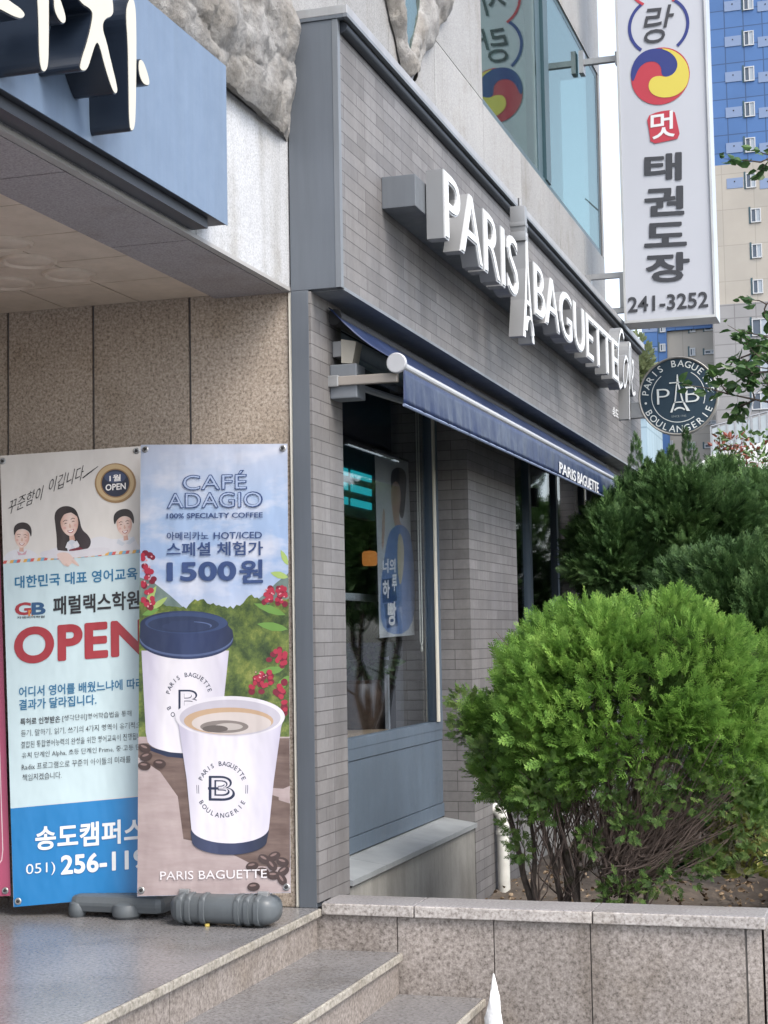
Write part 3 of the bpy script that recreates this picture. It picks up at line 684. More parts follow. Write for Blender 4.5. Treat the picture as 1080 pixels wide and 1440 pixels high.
cB, cY, cR = hexc('28367f', .8), hexc('e3d35a', .75), hexc('c23a4b', .75)
MBl, MYe, MRe = mat('print_blue', cB, .45, var=0), mat('print_yellow', cY, .45, var=0), mat('print_red', cR, .45, var=0)
tc = hit(928.5, 107, pb); rr = (hit(969, 107, pb)-tc).length
exB, eyB = Vector((1, 0, 0)), Vector((0, 0, 1))
def disc2(c, r, y, n=40, sx=1.0): return [Vector((c.x+r*sx*math.cos(2*math.pi*k/n), y, c.z+r*math.sin(2*math.pi*k/n))) for k in range(n)]
def flat(poly, m, name, parent, flip=True):
    t_ = tessellate_polygon([poly]); return MB().add(poly, [tuple(x) for x in t_]).build(name, m, parent)
flat(disc2(tc, rr*1.02, YB-.001), MRe, 'swirl_red', bs_)
def px_poly(pts, y): return [hit(*p, PY(y)) for p in pts]
# swirl pieces traced from the sign
blue = smooth_outline([(890, 118), (886, 104), (892, 84), (906, 71), (925, 67), (944, 72), (953, 86), (952, 99), (944, 108), (934, 108), (930, 104), (930, 94), (922, 86), (908, 87), (897, 97)], 2)
yell = smooth_outline([(926, 67), (948, 70), (965, 85), (970, 104), (966, 122), (951, 135), (932, 138), (917, 133), (911, 122), (915, 110), (926, 106), (938, 109), (950, 102), (954, 88), (945, 74)], 2)
flat(px_poly(blue, YB-.0025), MBl, 'swirl_blue', bs_); flat(px_poly(yell, YB-.0035), MYe, 'swirl_yellow', bs_)
def ring_arc(cx, cy, r, a0, a1, w, m, y):
    A = np.linspace(R(a0), R(a1), 50); c = hit(cx, cy, PY(y)); s = (hit(cx+r, cy, PY(y))-c).length; w = w*s/r
    vs = [c+Vector((math.cos(a)*(s+d), 0, math.sin(a)*(s+d))) for a in A for d in (-w/2, w/2)]
    MB().add(vs, [(2*i, 2*i+1, 2*i+3, 2*i+2) for i in range(49)]).build('sign_ring', m, bs_)
ring_arc(926, 36, 41, -52, 55, 4.5, MBl, YB); ring_arc(926, 36, 41, 125, 232, 4.5, MBl, YB); ring_arc(924, -30, 40, -60, 70, 4, MRe, YB); ring_arc(924, -30, 40, 110, 240, 4, MRe, YB)
mb = MB(); text_at(mb, '랑', pb, (905, 62), (948, 58), 52, .004, .004, shear=.25); mb.build('sign_character', BK, bs_)
mb = MB(); text_at(mb, '사', pb, (905, -8), (948, -12), 50, .004, .004, shear=.25); mb.build('sign_character', BK, bs_)
flat(px_poly(smooth_outline([(909, 164), (925, 157), (948, 154), (952, 170), (957, 194), (940, 198), (915, 203), (913, 185)], 1), YB-.002), MRe, 'red_seal', bs_)
mb = MB(); text_at(mb, '멋', pb, (915, 197), (949, 192), 37, .012, .005); mb.build('sign_character', M['pbface'], bs_)

# ------------------------------------------------------------------ round sign
rs = thing('round_sign', (-1.73, 14.5, 2.85), 'round dark teal bakery sign with white ring lettering and a tower between two letters', 'sign')
cR_ = Vector((-1.735, 14.5, 3.195)); RR = .352
MB().lathe(cR_, (0, -1, 0), [(.001, -.10), (RR-.03, -.10), (RR-.004, -.09), (RR, -.07), (RR, .008), (RR-.006, .014), (RR-.016, .010), (RR-.018, .002), (RR-.03, .0015)], 48).build('rim', mat('bronze_grey_rim', (.27, .26, .24), .4, metal=.4), rs)
MB().lathe(cR_, (0, -1, 0), [(.001, .003), (RR-.018, .003)], 48).build('face', mat('teal_face', (.026, .048, .070), .6, spec=.2, var=.04), rs)
lm = mat('round_sign_lettering', (.62, .66, .66), .45, var=.03)
mb = MB(); nn = Vector((0, -1, 0))
letter_ring(mb, 'PARIS', cR_, exB, eyB, RR*.83, .062, 172, 172-164*4/13, .0045, nn, .004); mb.build('ring_lettering', lm, rs); mb = MB()
letter_ring(mb, 'BAGUETTE', cR_, exB, eyB, RR*.83, .062, 172-164*6/13, 8, .0045, nn, .004); mb.build('ring_lettering', lm, rs); mb = MB()
letter_ring(mb, 'BOULANGERIE', cR_, exB, eyB, RR*.83, .062, 208, 334, .0045, nn, .004, flip=True)
mb.build('ring_lettering', lm, rs)
def arcstrip(mb, c, r, a0, a1, w, lift, n=40):
    A = np.linspace(R(a0), R(a1), n); vs = [c+(exB*math.cos(a)+eyB*math.sin(a))*(r+d)+nn*lift for a in A for d in (-w/2, w/2)]
    mb.add(vs, [(2*i, 2*i+1, 2*i+3, 2*i+2) for i in range(n-1)])
mb = MB(); arcstrip(mb, cR_, RR*.665, 128, 305, .006, .0045); arcstrip(mb, cR_, RR*.665, -20, 60, .006, .0045)
for a in (190, -10): mb.add([cR_+(exB*math.cos(R(a))+eyB*math.sin(R(a)))*RR*.83+nn*.0045+Vector((.011*math.cos(x), 0, .011*math.sin(x))) for x in np.linspace(0, 6.28, 10)[:-1]], [tuple(range(9))])
mb.build('ring_line', lm, rs)
def lett(ch, ox, w, h, oz, bold=-.016):
    A, f = glyphs(ch, bold, 4); A, f = weld(A, f); lo, hi = A.min(0), A.max(0); A = (A-lo)/(hi-lo+1e-9)
    return extrude_flat(A, f, cR_+Vector((ox, -.010, oz)), Vector((w, 0, 0)), Vector((0, 0, h)), nn, .006)
lett('P', -.187, .112, .137, -.068).build('emblem_letter', lm, rs); lett('B', .064, .12, .137, -.062).build('emblem_letter', lm, rs)
mb = MB()
for q in ([(-.075, -.145), (-.055, -.145), (-.022, -.04), (-.006, .10), (-.016, .10), (-.032, -.04)], [(.100, -.14), (.072, -.14), (.030, -.04), (.0, .10), (.012, .10), (.042, -.04)], [(-.04, -.062), (.05, -.062), (.046, -.052), (-.037, -.052)], [(-.012, .101), (.008, .101), (.002, .19), (-.006, .19)], [(-.075, .112), (.07, .118), (.07, .126), (-.075, .122)]):
    mb.prism([cR_+Vector((a, -.010, b)) for a, b in q], (0, .006, 0))
arcstrip(mb, cR_+Vector((.008, 0, -.165)), .058, 40, 140, .014, .0065, 14)
mb.build('tower_emblem', lm, rs)
mb = MB(); A, f = glyphs('SINCE 1945', 0, 2); A, f = weld(A, f); lo, hi = A.min(0), A.max(0); A = (A-lo)/(hi-lo+1e-9); mb = extrude_flat(A, f, cR_+Vector((-.065, 0, -.19)), Vector((.13, 0, 0)), Vector((0, 0, .018)), nn); 
for i, v in enumerate(mb.v): mb.v[i] = (v[0], v[1]-.0045, v[2])
mb.build('small_lettering', mat('grey_lettering', (.25, .29, .30), .5), rs)
box_obj('bracket', (XF+.001, 14.50, 3.02), (cR_.x-.30, 14.585, 3.16), M['galv'], rs, .004)

# ------------------------------------------------------------------ printed banner stands
class Banner:
    def __init__(s, root, pl): s.root = root; s.pl = pl; s.k = 0; n = pl[1].normalized(); s.n = n if n.dot(CAM-pl[0]) > 0 else -n
    def lift(s, d=1): s.k += d; return .0004 + (s.k-d)*.000015
    def pts(s, P, l): return [hit(*p, s.pl)+s.n*l for p in P]
    def poly(s, name, m, *polys, parent=None):
        mb = MB()
        for P in polys:
            Q = s.pts(P, s.lift()); mb.add(Q, [tuple(x) for x in tessellate_polygon([Q])])
        return mb.build(name, m, parent or s.root)
    def text(s, name, m, *rows, parent=None):
        mb = MB()
        for r in rows:
            kw = r[4] if len(r) > 4 else {}
            kw.setdefault('res', 8 if r[3] > 20 else 3); text_at(mb, r[0], s.pl, r[1], r[2], r[3], lift=s.lift(7 if kw.get('bold', 0) > .018 else 2), **kw)
        return mb.build(name, m, parent or s.root)
def ell(cx, cy, rx, ry, n=36, a0=0, a1=360): return [(cx+rx*math.cos(R(a)), cy+ry*math.sin(R(a))) for a in np.linspace(a0, a1, n+1)[:n if a1-a0 == 360 else n+1]]
def sheet(root, pl, corners, m, n):
    Q = [hit(*p, pl) for p in corners]; mb = MB().prism([q-n*.0012 for q in Q], n*.0012); return mb.build('banner_sheet', m, root)
def eyelets(root, pl, pts, n, dark=True):
    for p in pts:
        c = hit(*p, pl); MB().lathe(c, n, [(.005, .0012), (.005, .004), (.011, .0055), (.014, .003), (.0145, .001)], 16).build('eyelet', M['galv'], root)
        MB().lathe(c, n, [(.001, .012), (.006, .012), (.0065, .0), (.0065, -.02), (.001, -.021)], 10).build('hook', M['dark'], root)
vinyl = D.materials.new('print_sky'); vinyl.use_nodes = True; t = NT(vinyl)
sp = t.new('ShaderNodeSeparateXYZ'); t.ln(t.pos(), sp.inputs[0]); mr = t.new('ShaderNodeMapRange'); mr.inputs[1].default_value = .9; mr.inputs[2].default_value = 1.9; t.ln(sp.outputs[2], mr.inputs[0])
base = t.ramp(mr.outputs[0], [(.25, hexc('d5dcf0', .62)), (.5, hexc('a9c4ee', .6)), (.75, hexc('b4cdf2', .6)), (1, hexc('cfd9f0', .62))])
mp = t.new('ShaderNodeMapping'); mp.inputs['Scale'].default_value = (1, 1, 2.2); t.ln(t.pos(), mp.inputs[0])
c = t.mix(t.ramp(t.noise(4.2, 5, .55, mp.outputs[0]), [(.47, (0, 0, 0)), (.66, (.9,)*3)]), base, hexc('dfe4f3', .64))
t.ln(c, t.b.inputs['Base Color']); t.b.inputs['Roughness'].default_value = .38; crease(vinyl)
def patch(name, stops, scale, rough=.4, det=6, stretch=(1, 1, 1), detr=.6):
    m = D.materials.new(name); m.use_nodes = True; t = NT(m); mp = t.new('ShaderNodeMapping'); mp.inputs['Scale'].default_value = stretch; t.ln(t.pos(), mp.inputs[0])
    t.ln(t.ramp(t.noise(scale, det, detr, mp.outputs[0]), [(p, hexc(h, .6)) for p, h in stops]), t.b.inputs['Base Color']); t.b.inputs['Roughness'].default_value = rough; return crease(m)
forest = patch('print_forest', [(.30, '25361f'), (.42, '43582f'), (.54, '6c7f3c'), (.64, '96a052'), (.76, 'c2c088')], 13, det=8, detr=.72)
ridge = patch('print_ridge', [(.35, '6a7f7c'), (.65, '8b9f98')], 12)
tablelit = patch('print_table', [(.3, 'b9a6a6'), (.7, 'd2c1c0')], 5, stretch=(1, 1, 5)); tabledk = patch('print_table_shadow', [(.3, '6b5650'), (.7, '8f7a72')], 6, stretch=(1, 1, 6))
nav = ink('2f3f66'); navd = ink('26304d'); wht = ink('ece9f2', .68); shade = ink('cdcbe0', .62)

def across(name, x0, x1, stops):         # printed cylinder tone running across the picture of a cup
    m = D.materials.new(name); m.use_nodes = True; t = NT(m); sp = t.new('ShaderNodeSeparateXYZ'); t.ln(t.pos(), sp.inputs[0]); mr = t.new('ShaderNodeMapRange')
    mr.inputs[1].default_value = hit(x0, 1000, PY(6.1)).x; mr.inputs[2].default_value = hit(x1, 1000, PY(6.1)).x; t.ln(sp.outputs[0], mr.inputs[0])
    t.ln(t.ramp(mr.outputs[0], [(p, hexc(h, .70)) for p, h in stops]), t.b.inputs['Base Color']); t.b.inputs['Roughness'].default_value = .4; return crease(m)
CUPT = [(0, 'c5c0d6'), (.12, 'cfcbdf'), (.30, 'f0edf6'), (.65, 'efecf5'), (.92, 'dcd8e8'), (1, 'cfcadf')]
cupA, cupB = across('print_cup_back', 199, 322, CUPT), across('print_cup_front', 250, 398, CUPT)
lidT = across('print_lid', 196, 328, [(0, '26304f'), (.25, '2c385a'), (.55, '35436b'), (.8, '2f3b60'), (1, '222b47')])
bandT = across('print_band', 268, 378, [(0, '2a3048'), (.35, '454d6e'), (.7, '3a4263'), (1, '262c44')])
nC = Vector((0, -math.cos(R(7.2)), math.sin(R(7.2)))); pC = (Vector((-2.6, 5.985, .1)), nC)
cb = thing('banner_stand', (-2.75, 6.1, 0), 'coffee advert banner with two paper cups and a 1500 price on a grey plastic base', 'banner stand', 'banner stands by the entrance wall')
ccor = [(198, 625.5), (404, 624), (408.5, 1255.5), (193, 1260.5)]
sheet(cb, pC, ccor, vinyl, nC); B = Banner(cb, pC)
rj = random.Random(12)
def treeline(P, y_top, amp=3.2):
    Q = []
    for (x0_, y0_), (x1_, y1_) in zip(P, P[1:]+P[:1]):
        Q.append((x0_, y0_)); n_s = int(abs(x1_-x0_)/4)
        if y0_ < y_top and y1_ < y_top and n_s > 1:
            for i_ in range(1, n_s): f_ = i_/n_s; Q.append((x0_+(x1_-x0_)*f_, y0_+(y1_-y0_)*f_+rj.uniform(-amp, amp*.5)))
    return Q
B.poly('printed_ridge', ridge, [(196.5, 812), (215, 818), (240, 838), (262, 858), (300, 862), (300, 900), (196, 900)], [(330, 862), (352, 850), (372, 836), (388, 820), (405.5, 806), (406, 900), (330, 900)])
B.poly('printed_forest', forest, treeline([(196, 846), (214, 850), (238, 852), (262, 856), (270, 846), (282, 843), (296, 850), (312, 853), (328, 856), (342, 848), (350, 838), (362, 840), (376, 850), (406, 842), (407, 1045), (195, 1045)], 900))
B.poly('printed_table', tablelit, [(194.5, 1036), (407, 1036), (408.3, 1255), (193.3, 1260)])
B.poly('printed_shadow', tabledk, [(194.6, 1046), (265, 1040), (407, 1038), (407.6, 1105), (392, 1112), (392, 1125), (407.8, 1130), (408, 1220), (360, 1218), (300, 1188), (258, 1180), (250, 1120), (225, 1085), (194.5, 1065)], )
B.poly('printed_glow', tablelit, [(383, 1108), (407.7, 1110), (407.8, 1126), (383, 1118)])
# back cup with lid
B.poly('printed_cup', cupA, [(199, 915), (322, 915), (309, 1040)] + ell(258, 1040, 51, 19, 18, 0, 180) + [(205, 1030)]); 
B.poly('printed_cup_band', navd, [(206, 1046), (216, 1052), (240, 1058), (262, 1060), (262, 1067), (235, 1064), (207, 1054)])
cl_ = lambda L: [(max(x, 196.6), y) for x, y in L]
B.poly('printed_lid', lidT, cl_([(197, 876), (196.6, 906)] + ell(262, 900, 66, 27, 24, 176, 8) + [(328.5, 896), (327, 886), (321, 880), (320, 872)] + ell(259, 878, 62, 19, 20, 0, -180)[1:]))
B.poly('printed_lid_rim', ink('56668e'), cl_(ell(262, 897, 66, 26.5, 24, 174, 4) + ell(262, 894.5, 65.5, 26, 24, 4, 174)))
B.poly('printed_lid', ink('394a72'), ell(262, 876, 58, 15)); B.poly('printed_lid', ink('2c3959'), ell(258, 878, 50, 11.5)); B.poly('printed_lid', ink('5a6b96'), ell(272, 880, 26, 6)); B.poly('printed_lid', ink('303d60'), ell(262, 881, 34, 6.5), [(240, 874), (272, 872), (275, 881), (242, 884)])
B.text('printed_logo', navd, ('B', (251, 998), (281, 998), 28, dict(bold=.03))); B.text('printed_logo', wht, ('B', (254, 995.5), (278, 995.5), 23, dict(bold=-.0)))
def px_ring(name, m, body, cx, cy, r, h, a0, a1, flip=False, bold=.012):
    c = hit(cx, cy, B.pl); ex = (hit(cx+r, cy, B.pl)-c); ey = (hit(cx, cy-r, B.pl)-c); L = ex.length; mb = MB()
    letter_ring(mb, body, c, ex.normalized(), ey.normalized(), L, h*L/r, a0, a1, B.lift(), B.n, bold, flip); mb.build(name, m, cb)
px_ring('printed_ring', navd, 'PARIS BAGUETTE', 266, 982, 31, 6.0, 165, 20); px_ring('printed_ring', navd, 'BOU', 266, 982, 31, 6.0, 205, 240, True)
# berries, leaves and beans
leaf = ink('6f9a4a'); leafl = ink('a9c272'); berry = ink('b23049'); berryd = ink('7e2138')
def lf(x, y, l, w, a): 
    ca, sa = math.cos(R(a)), math.sin(R(a)); return [(x+u*l*ca-v*w*sa, y+u*l*sa+v*w*ca) for u, v in ((0, 0), (.2, .35), (.5, .5), (.8, .3), (1, 0), (.8, -.3), (.5, -.5), (.2, -.35))]
B.poly('printed_leaves', leafl, lf(205, 852, 32, 9, -62), lf(212, 858, 30, 8, -38), lf(405, 795, 24, 8, -115), lf(405.5, 812, 26, 10, -165))
B.poly('printed_leaves', leaf, lf(402, 865, 48, 11, -160), lf(405, 885, 44, 12, -170), lf(400, 940, 40, 12, 170), lf(407, 950, 30, 12, 130), lf(200, 865, 26, 8, -20))
rb = random.Random(3)
def cluster(cx, cy, rx, ry, k, r): return [ell(min(cx+rb.uniform(-rx, rx), 405-r), max(cy+rb.uniform(-ry, ry), 0), r*rb.uniform(.8, 1.1), r*rb.uniform(.8, 1.1), 10) for _ in range(k)]
def fitx(L, lo=198.5): return [[(max(x, lo), y) for x, y in p] for p in L]
for g_ in (cluster(208, 820, 9, 45, 12, 4.5), cluster(388, 838, 18, 12, 14, 4.2), cluster(392, 925, 14, 12, 8, 4.5), cluster(370, 960, 16, 14, 14, 4.5), cluster(396, 985, 9, 26, 12, 5),): B.poly('printed_berries', berryd, *fitx(g_))
for g_ in (cluster(208, 815, 8, 46, 16, 4.2), cluster(388, 836, 16, 11, 18, 3.8), cluster(394, 922, 10, 12, 9, 3.8), cluster(366, 956, 16, 14, 14, 3.6), cluster(398, 985, 6, 26, 10, 3.8),): B.poly('printed_berries', berry, *fitx(g_))
for g_ in (cluster(208, 815, 7, 44, 12, 1.4), cluster(388, 835, 14, 10, 10, 1.2), cluster(368, 955, 14, 12, 8, 1.1),): B.poly('printed_berries', ink('dfa0a8'), *fitx(g_))
def beans(L):
    for x, y, a in L:
        B.poly('printed_bean', ink('4a3a38'), [(x+9*math.cos(u)*math.cos(a)-6.2*math.sin(u)*math.sin(a), y+9*math.cos(u)*math.sin(a)+6.2*math.sin(u)*math.cos(a)) for u in np.linspace(0, 6.28, 16)[:-1]])
        B.poly('printed_bean', ink('8d7672'), [(x-1+5*math.cos(u)*math.cos(a)-1.6*math.sin(u)*math.sin(a), y-2+5*math.cos(u)*math.sin(a)+1.6*math.sin(u)*math.cos(a)) for u in np.linspace(0, 6.28, 12)[:-1]])
beans([(204, 1052, .4), (206, 1064, -.3), (225, 1074, .1), (203.5, 1077, .1), (355, 1218, -.2), (372, 1208, .5), (386, 1204, -.4), (398, 1212, .3), (383, 1217, .9), (399, 1225, -.6), (370, 1226, .2), (385, 1231, 0), (397, 1237, 1.0), (357, 1247, -.1)])
# front cup
B.poly('printed_cup_band', bandT, [(268.5, 1168)] + ell(323, 1182, 53, 20, 24, 170, 10)  + [(378.5, 1168)])
B.poly('printed_cup', cupB, [(248, 1006), (252, 1022), (263, 1095), (269.5, 1164)] + ell(324, 1164, 54.5, 22, 28, 175, 5) + [(379, 1162), (385.5, 1098), (396, 1022), (400.5, 1006)])
B.poly('printed_rim', wht, ell(324, 1008, 77, 29, 60)); B.poly('printed_rim', ink('d4d0de', .62), ell(324, 1009.5, 71, 25.5, 60)); B.poly('printed_coffee', ink('c9ab8d'), ell(322, 1014, 63, 19)); B.poly('printed_coffee', ink('d9cfcc'), ell(326, 1017, 56, 15.5)); B.poly('printed_coffee', ink('8d8480'), ell(316, 1022, 34, 9)); B.poly('printed_coffee', ink('c4bcb8'), ell(322, 1022, 20, 5)); B.poly('printed_coffee', ink('6b6360'), ell(303, 1025, 18, 5))
B.text('printed_logo', navd, ('B', (294, 1126), (331, 1126.5), 35, dict(bold=.03))); B.text('printed_logo', wht, ('B', (298, 1122.5), (327.5, 1123), 28.5, dict(bold=.0)))
B.text('printed_logo', navd, ('B', (302, 1119), (323.5, 1119.5), 22, dict(bold=-.012))); B.text('printed_logo', wht, ('B', (304.5, 1117), (321, 1117), 18, dict(bold=-.02)))
B.poly('printed_logo', navd, [(293, 1107), (308, 1107), (308, 1110.5), (293, 1110.5)])
px_ring('printed_ring', navd, 'PARIS BAGUETTE', 313, 1110, 33.5, 6.2, 155, 25); px_ring('printed_ring', navd, 'BOULANGERIE', 313, 1110, 33.5, 6.2, 210, 330, True)
for sx in (-1, 1): B.poly('printed_ring', navd, [(313+sx*33, 1104), (313+sx*33.7, 1104), (313+sx*33.2, 1116), (313+sx*32.5, 1116)], [(313+sx*35.5, 1104), (313+sx*36.2, 1104), (313+sx*35.7, 1116), (313+sx*35, 1116)])
blu = ink('41598f', .55)
B.text('printed_title', blu, ('CAFÉ', (257, 690), (348, 688.5), 27, dict(bold=.030, space=1)), ('ADAGIO', (235, 715.5), (370, 713.5), 22, dict(bold=.030, space=1)))
B.text('printed_title', ink('b8cbee', .6), ('CAFÉ', (258.6, 688.8), (346.4, 687.3), 24.6, dict(bold=-.010, space=1.035)), ('ADAGIO', (237, 714.3), (368, 712.3), 19.6, dict(bold=-.010, space=1.035)))
B.text('printed_title', blu, ('100% SPECIALTY COFFEE', (235, 729.5), (370, 728), 7.2, dict(bold=.02)))
B.text('printed_price', blu, ('아메리카노', (235, 760), (294, 759.3), 11.5, dict(bold=.018)), ('HOT/ICED', (301, 758.3), (369, 757.3), 9.5, dict(bold=.014)), ('스페셜 체험가', (235, 782.5), (370.5, 781), 19.5, dict(bold=.022)), ('1500', (235, 818), (333, 816.5), 27, dict(bold=.055)), ('원', (337, 820.5), (370.5, 820), 33, dict(bold=.04)))
B.text('printed_brand', ink('f2eef2', .75), ('PARIS BAGUETTE', (226, 1237.5), (376, 1234.5), 12, dict(bold=.0)))
eyelets(cb, pC, [(204.5, 632), (398, 630.5), (199, 1252), (403, 1247.5)], nC)
# plastic water base: a ribbed tank
def tank(root, x0, x1, y, z, r, name='base'):
    ln = x1-x0; m = MB(); pr = []
    for u in np.linspace(0, 1, 7): pr.append((max(.001, r*math.sin(u*math.pi/2)*.98), .055*(1-math.cos(u*math.pi/2))))
    body = pr + [(rr_, ln-h) for rr_, h in reversed(pr)]
    vs = []; n = 28
    for rr_, h in body:
        for k in range(n):
            a = 2*math.pi*k/n; ca, sa = math.cos(a), math.sin(a); q = .62
            vs.append((x0+h, y+rr_*1.25*abs(ca)**q*math.copysign(1, ca), z+r*.92+rr_*.92*abs(sa)**q*math.copysign(1, sa)))
    m.add(vs, [(i*n+k, i*n+(k+1) % n, (i+1)*n+(k+1) % n, (i+1)*n+k) for i in range(len(body)-1) for k in range(n)], True)
    b = m.build(name, M['plastic'], root, sharp=60)
    for h in (.060, .095, .155, ln-.155, ln-.115, ln-.075):
        vs = []
        for dx, s in ((0, 1.0), (.003, 1.07), (.021, 1.07), (.024, 1.0)):
            for k in range(n):
                a = 2*math.pi*k/n; ca, sa = math.cos(a), math.sin(a); q = .62
                vs.append((x0+h+dx-.012, y+r*s*1.25*abs(ca)**q*math.copysign(1, ca), z+r*.92+r*.92*s*abs(sa)**q*math.copysign(1, sa)))
        MB().add(vs, [(i*n+k, i*n+(k+1) % n, (i+1)*n+(k+1) % n, (i+1)*n+k) for i in range(3) for k in range(n)], True).build('rib', M['plastic'], b, sharp=60)
    return b
bl = hit(228, 1302, PZ(.004)); br_p = hit(383, 1298, PZ(.004))
tb = tank(cb, bl.x, bl.x+.455, bl.y+.10, .006, .062)
MB().lathe((bl.x+.17, bl.y+.045, .001), (0, 0, 1), [(.001, 0), (.010, 0), (.010, .010), (.001, .010)], 14).build('drain_plug', mat('yellow_plastic', (.55, .42, .10), .5), tb)
for dx in (.06, .39):
    MB().box((bl.x+dx-.022, 5.97, .095), (bl.x+dx+.022, 6.02, .135), .004).build('clip', M['galv'], cb)
po = MB(); zt = hit(300, 625, pC); po.tube([hit(300, 1262, pC)-nC*.03, hit(300, 630, pC)-nC*.03], .011, 8); po.build('pole', M['galv'], cb)

# academy banner
aY = R(14); nA = Vector((math.sin(aY)*.99, -math.cos(aY)*.99, .10)).normalized(); pA = (hit(196, 1262, PY(6.13)), nA)
ab = thing('banner_stand', (-3.3, 6.1, 0), 'cream and blue English academy banner with three smiling people and red OPEN lettering', 'banner stand', 'banner stands by the entrance wall')
cream_v = crease(mat('print_cream', hexc('e6e1dc', .72), .4, var=.04, vscale=5))
# the sheet goes on behind the coffee banner
def along(p, q, f): return (p[0]+(q[0]-p[0])*f, p[1]+(q[1]-p[1])*f)
TLa, TRa, BLa, BRa = (0, 641), along((0, 641), (197, 627.5), 1.09), (19, 1275.5), along((19, 1275.5), (195, 1260), 1.12)
sheet(ab, pA, [TLa, TRa, BRa, BLa], cream_v, nA); B = Banner(ab, pA)
def xl(y): return 0+19*(y-641)/634
def xr(y): return TRa[0]+(BRa[0]-TRa[0])*(y-625)/632
pale = crease(mat('print_pale_blue', hexc('cfe4ea', .70), .4, var=.03, vscale=4))
B.poly('printed_field', pale, [(xl(790), 793), (xr(772), 774), (xr(1115), 1117), (xl(1137), 1137)])
B.poly('printed_field', crease(mat('print_deep_blue', hexc('0f80c4', .68), .36, var=.04, vscale=3)), [(xl(1137), 1137), (xr(1115), 1118.5), (BRa[0]-.3, BRa[1]), (BLa[0]+.3, BLa[1])])
# portraits
skin = ink('e6c6ba', .66); skin2 = ink('efd3c9', .66); hair = ink('2b2526', .6); hair2 = ink('3a2f30', .6); shirt = ink('e9e8ee', .68); shirt2 = ink('d9dfea', .66); lip = ink('b4525c'); lid_ = ink('4a3836'); teeth = ink('fbf7f5', .75); maroon = ink('7a2a3a')
def so(*p, it=2): return smooth_outline(list(p), it)
# shoulders first
B.poly('printed_portrait', shirt, so((2, 792), (8, 778), (22, 772), (40, 772), (52, 778), (60, 790)), so((50, 789), (60, 778), (82, 768), (112, 766), (140, 752), (160, 760), (190, 752), (195, 776), (130, 782)), so((148, 782), (155, 766), (172, 758), (190, 760), (197, 770), (197, 778)))
def tone(name, x0, x1, stops, k=.70):
    m = D.materials.new(name); m.use_nodes = True; t = NT(m); sp = t.new('ShaderNodeSeparateXYZ'); t.ln(t.pos(), sp.inputs[0]); mr = t.new('ShaderNodeMapRange')
    mr.inputs[1].default_value = hit(x0, 740, pA).x; mr.inputs[2].default_value = hit(x1, 740, pA).x; t.ln(sp.outputs[0], mr.inputs[0])
    c = t.mix(1.0, t.ramp(mr.outputs[0], [(p, hexc(h, k)) for p, h in stops]), t.ramp(t.noise(60, 4, .7), [(.3, (.93,)*3), (.7, (1.05,)*3)]), 'MULTIPLY')
    t.ln(c, t.b.inputs['Base Color']); t.b.inputs['Roughness'].default_value = .42; return crease(m)
hair = tone('print_hair', 60, 200, [(0, '2a2323'), (.22, '3f3434'), (.30, '231d1e'), (.42, '40353a'), (.75, '262021'), (.88, '3d3333'), (1, '221c1d')])
def face(cx, cy, w, h, tilt, smile=1.0):
    skin2 = tone('print_skin', cx-w, cx+w, [(0, 'd9ab99'), (.2, 'edcabc'), (.5, 'f6ddd2'), (.8, 'ecc8ba'), (1, 'd2a08e')]); skin = tone('print_skin_shade', cx-w, cx+w, [(0, 'cf9d8b'), (.5, 'e3b9a8'), (1, 'c99684')])
    ca, sa = math.cos(R(tilt)), math.sin(R(tilt)); T = lambda u, v: (cx+(u*ca-v*sa)*w, cy+(u*sa+v*ca)*h)
    tr = lambda L: [T(*p) for p in L]
    B.poly('printed_portrait', skin, tr([(-.22, .75), (.22, .75), (.30, 1.45), (-.30, 1.45)]))
    B.poly('printed_portrait', skin2, so(*tr([(-.92, -.55), (-.95, .05), (-.78, .50), (-.42, .90), (0, 1.06), (.42, .90), (.78, .50), (.95, .05), (.92, -.55), (.5, -.95), (-.5, -.95)])))
    B.poly('printed_portrait', skin, so(*tr([(-.06, -.05), (.06, -.05), (.16, .28), (0, .36), (-.16, .28)])))
    for s in (-1, 1):
        B.poly('printed_portrait', lid_, so(*tr([(s*.62, -.08), (s*.42, -.22), (s*.20, -.10), (s*.42, -.13)]), it=1))
        B.poly('printed_portrait', lid_, tr([(s*.66, -.36), (s*.40, -.46), (s*.18, -.38), (s*.18, -.33), (s*.40, -.40), (s*.64, -.31)]))
        B.poly('printed_portrait', ink('edb9b0', .66), [T(s*.58+.17*math.cos(a), .22+.12*math.sin(a)) for a in np.linspace(0, 6.28, 12)[:-1]])
    B.poly('printed_portrait', lip, so(*tr([(-.42, .46), (0, .55), (.42, .46), (.25, .72), (0, .80), (-.25, .72)]), it=2)); B.poly('printed_portrait', teeth, so(*tr([(-.34, .51), (0, .58), (.34, .51), (.18, .67), (0, .72), (-.18, .67)]), it=2))
    return T
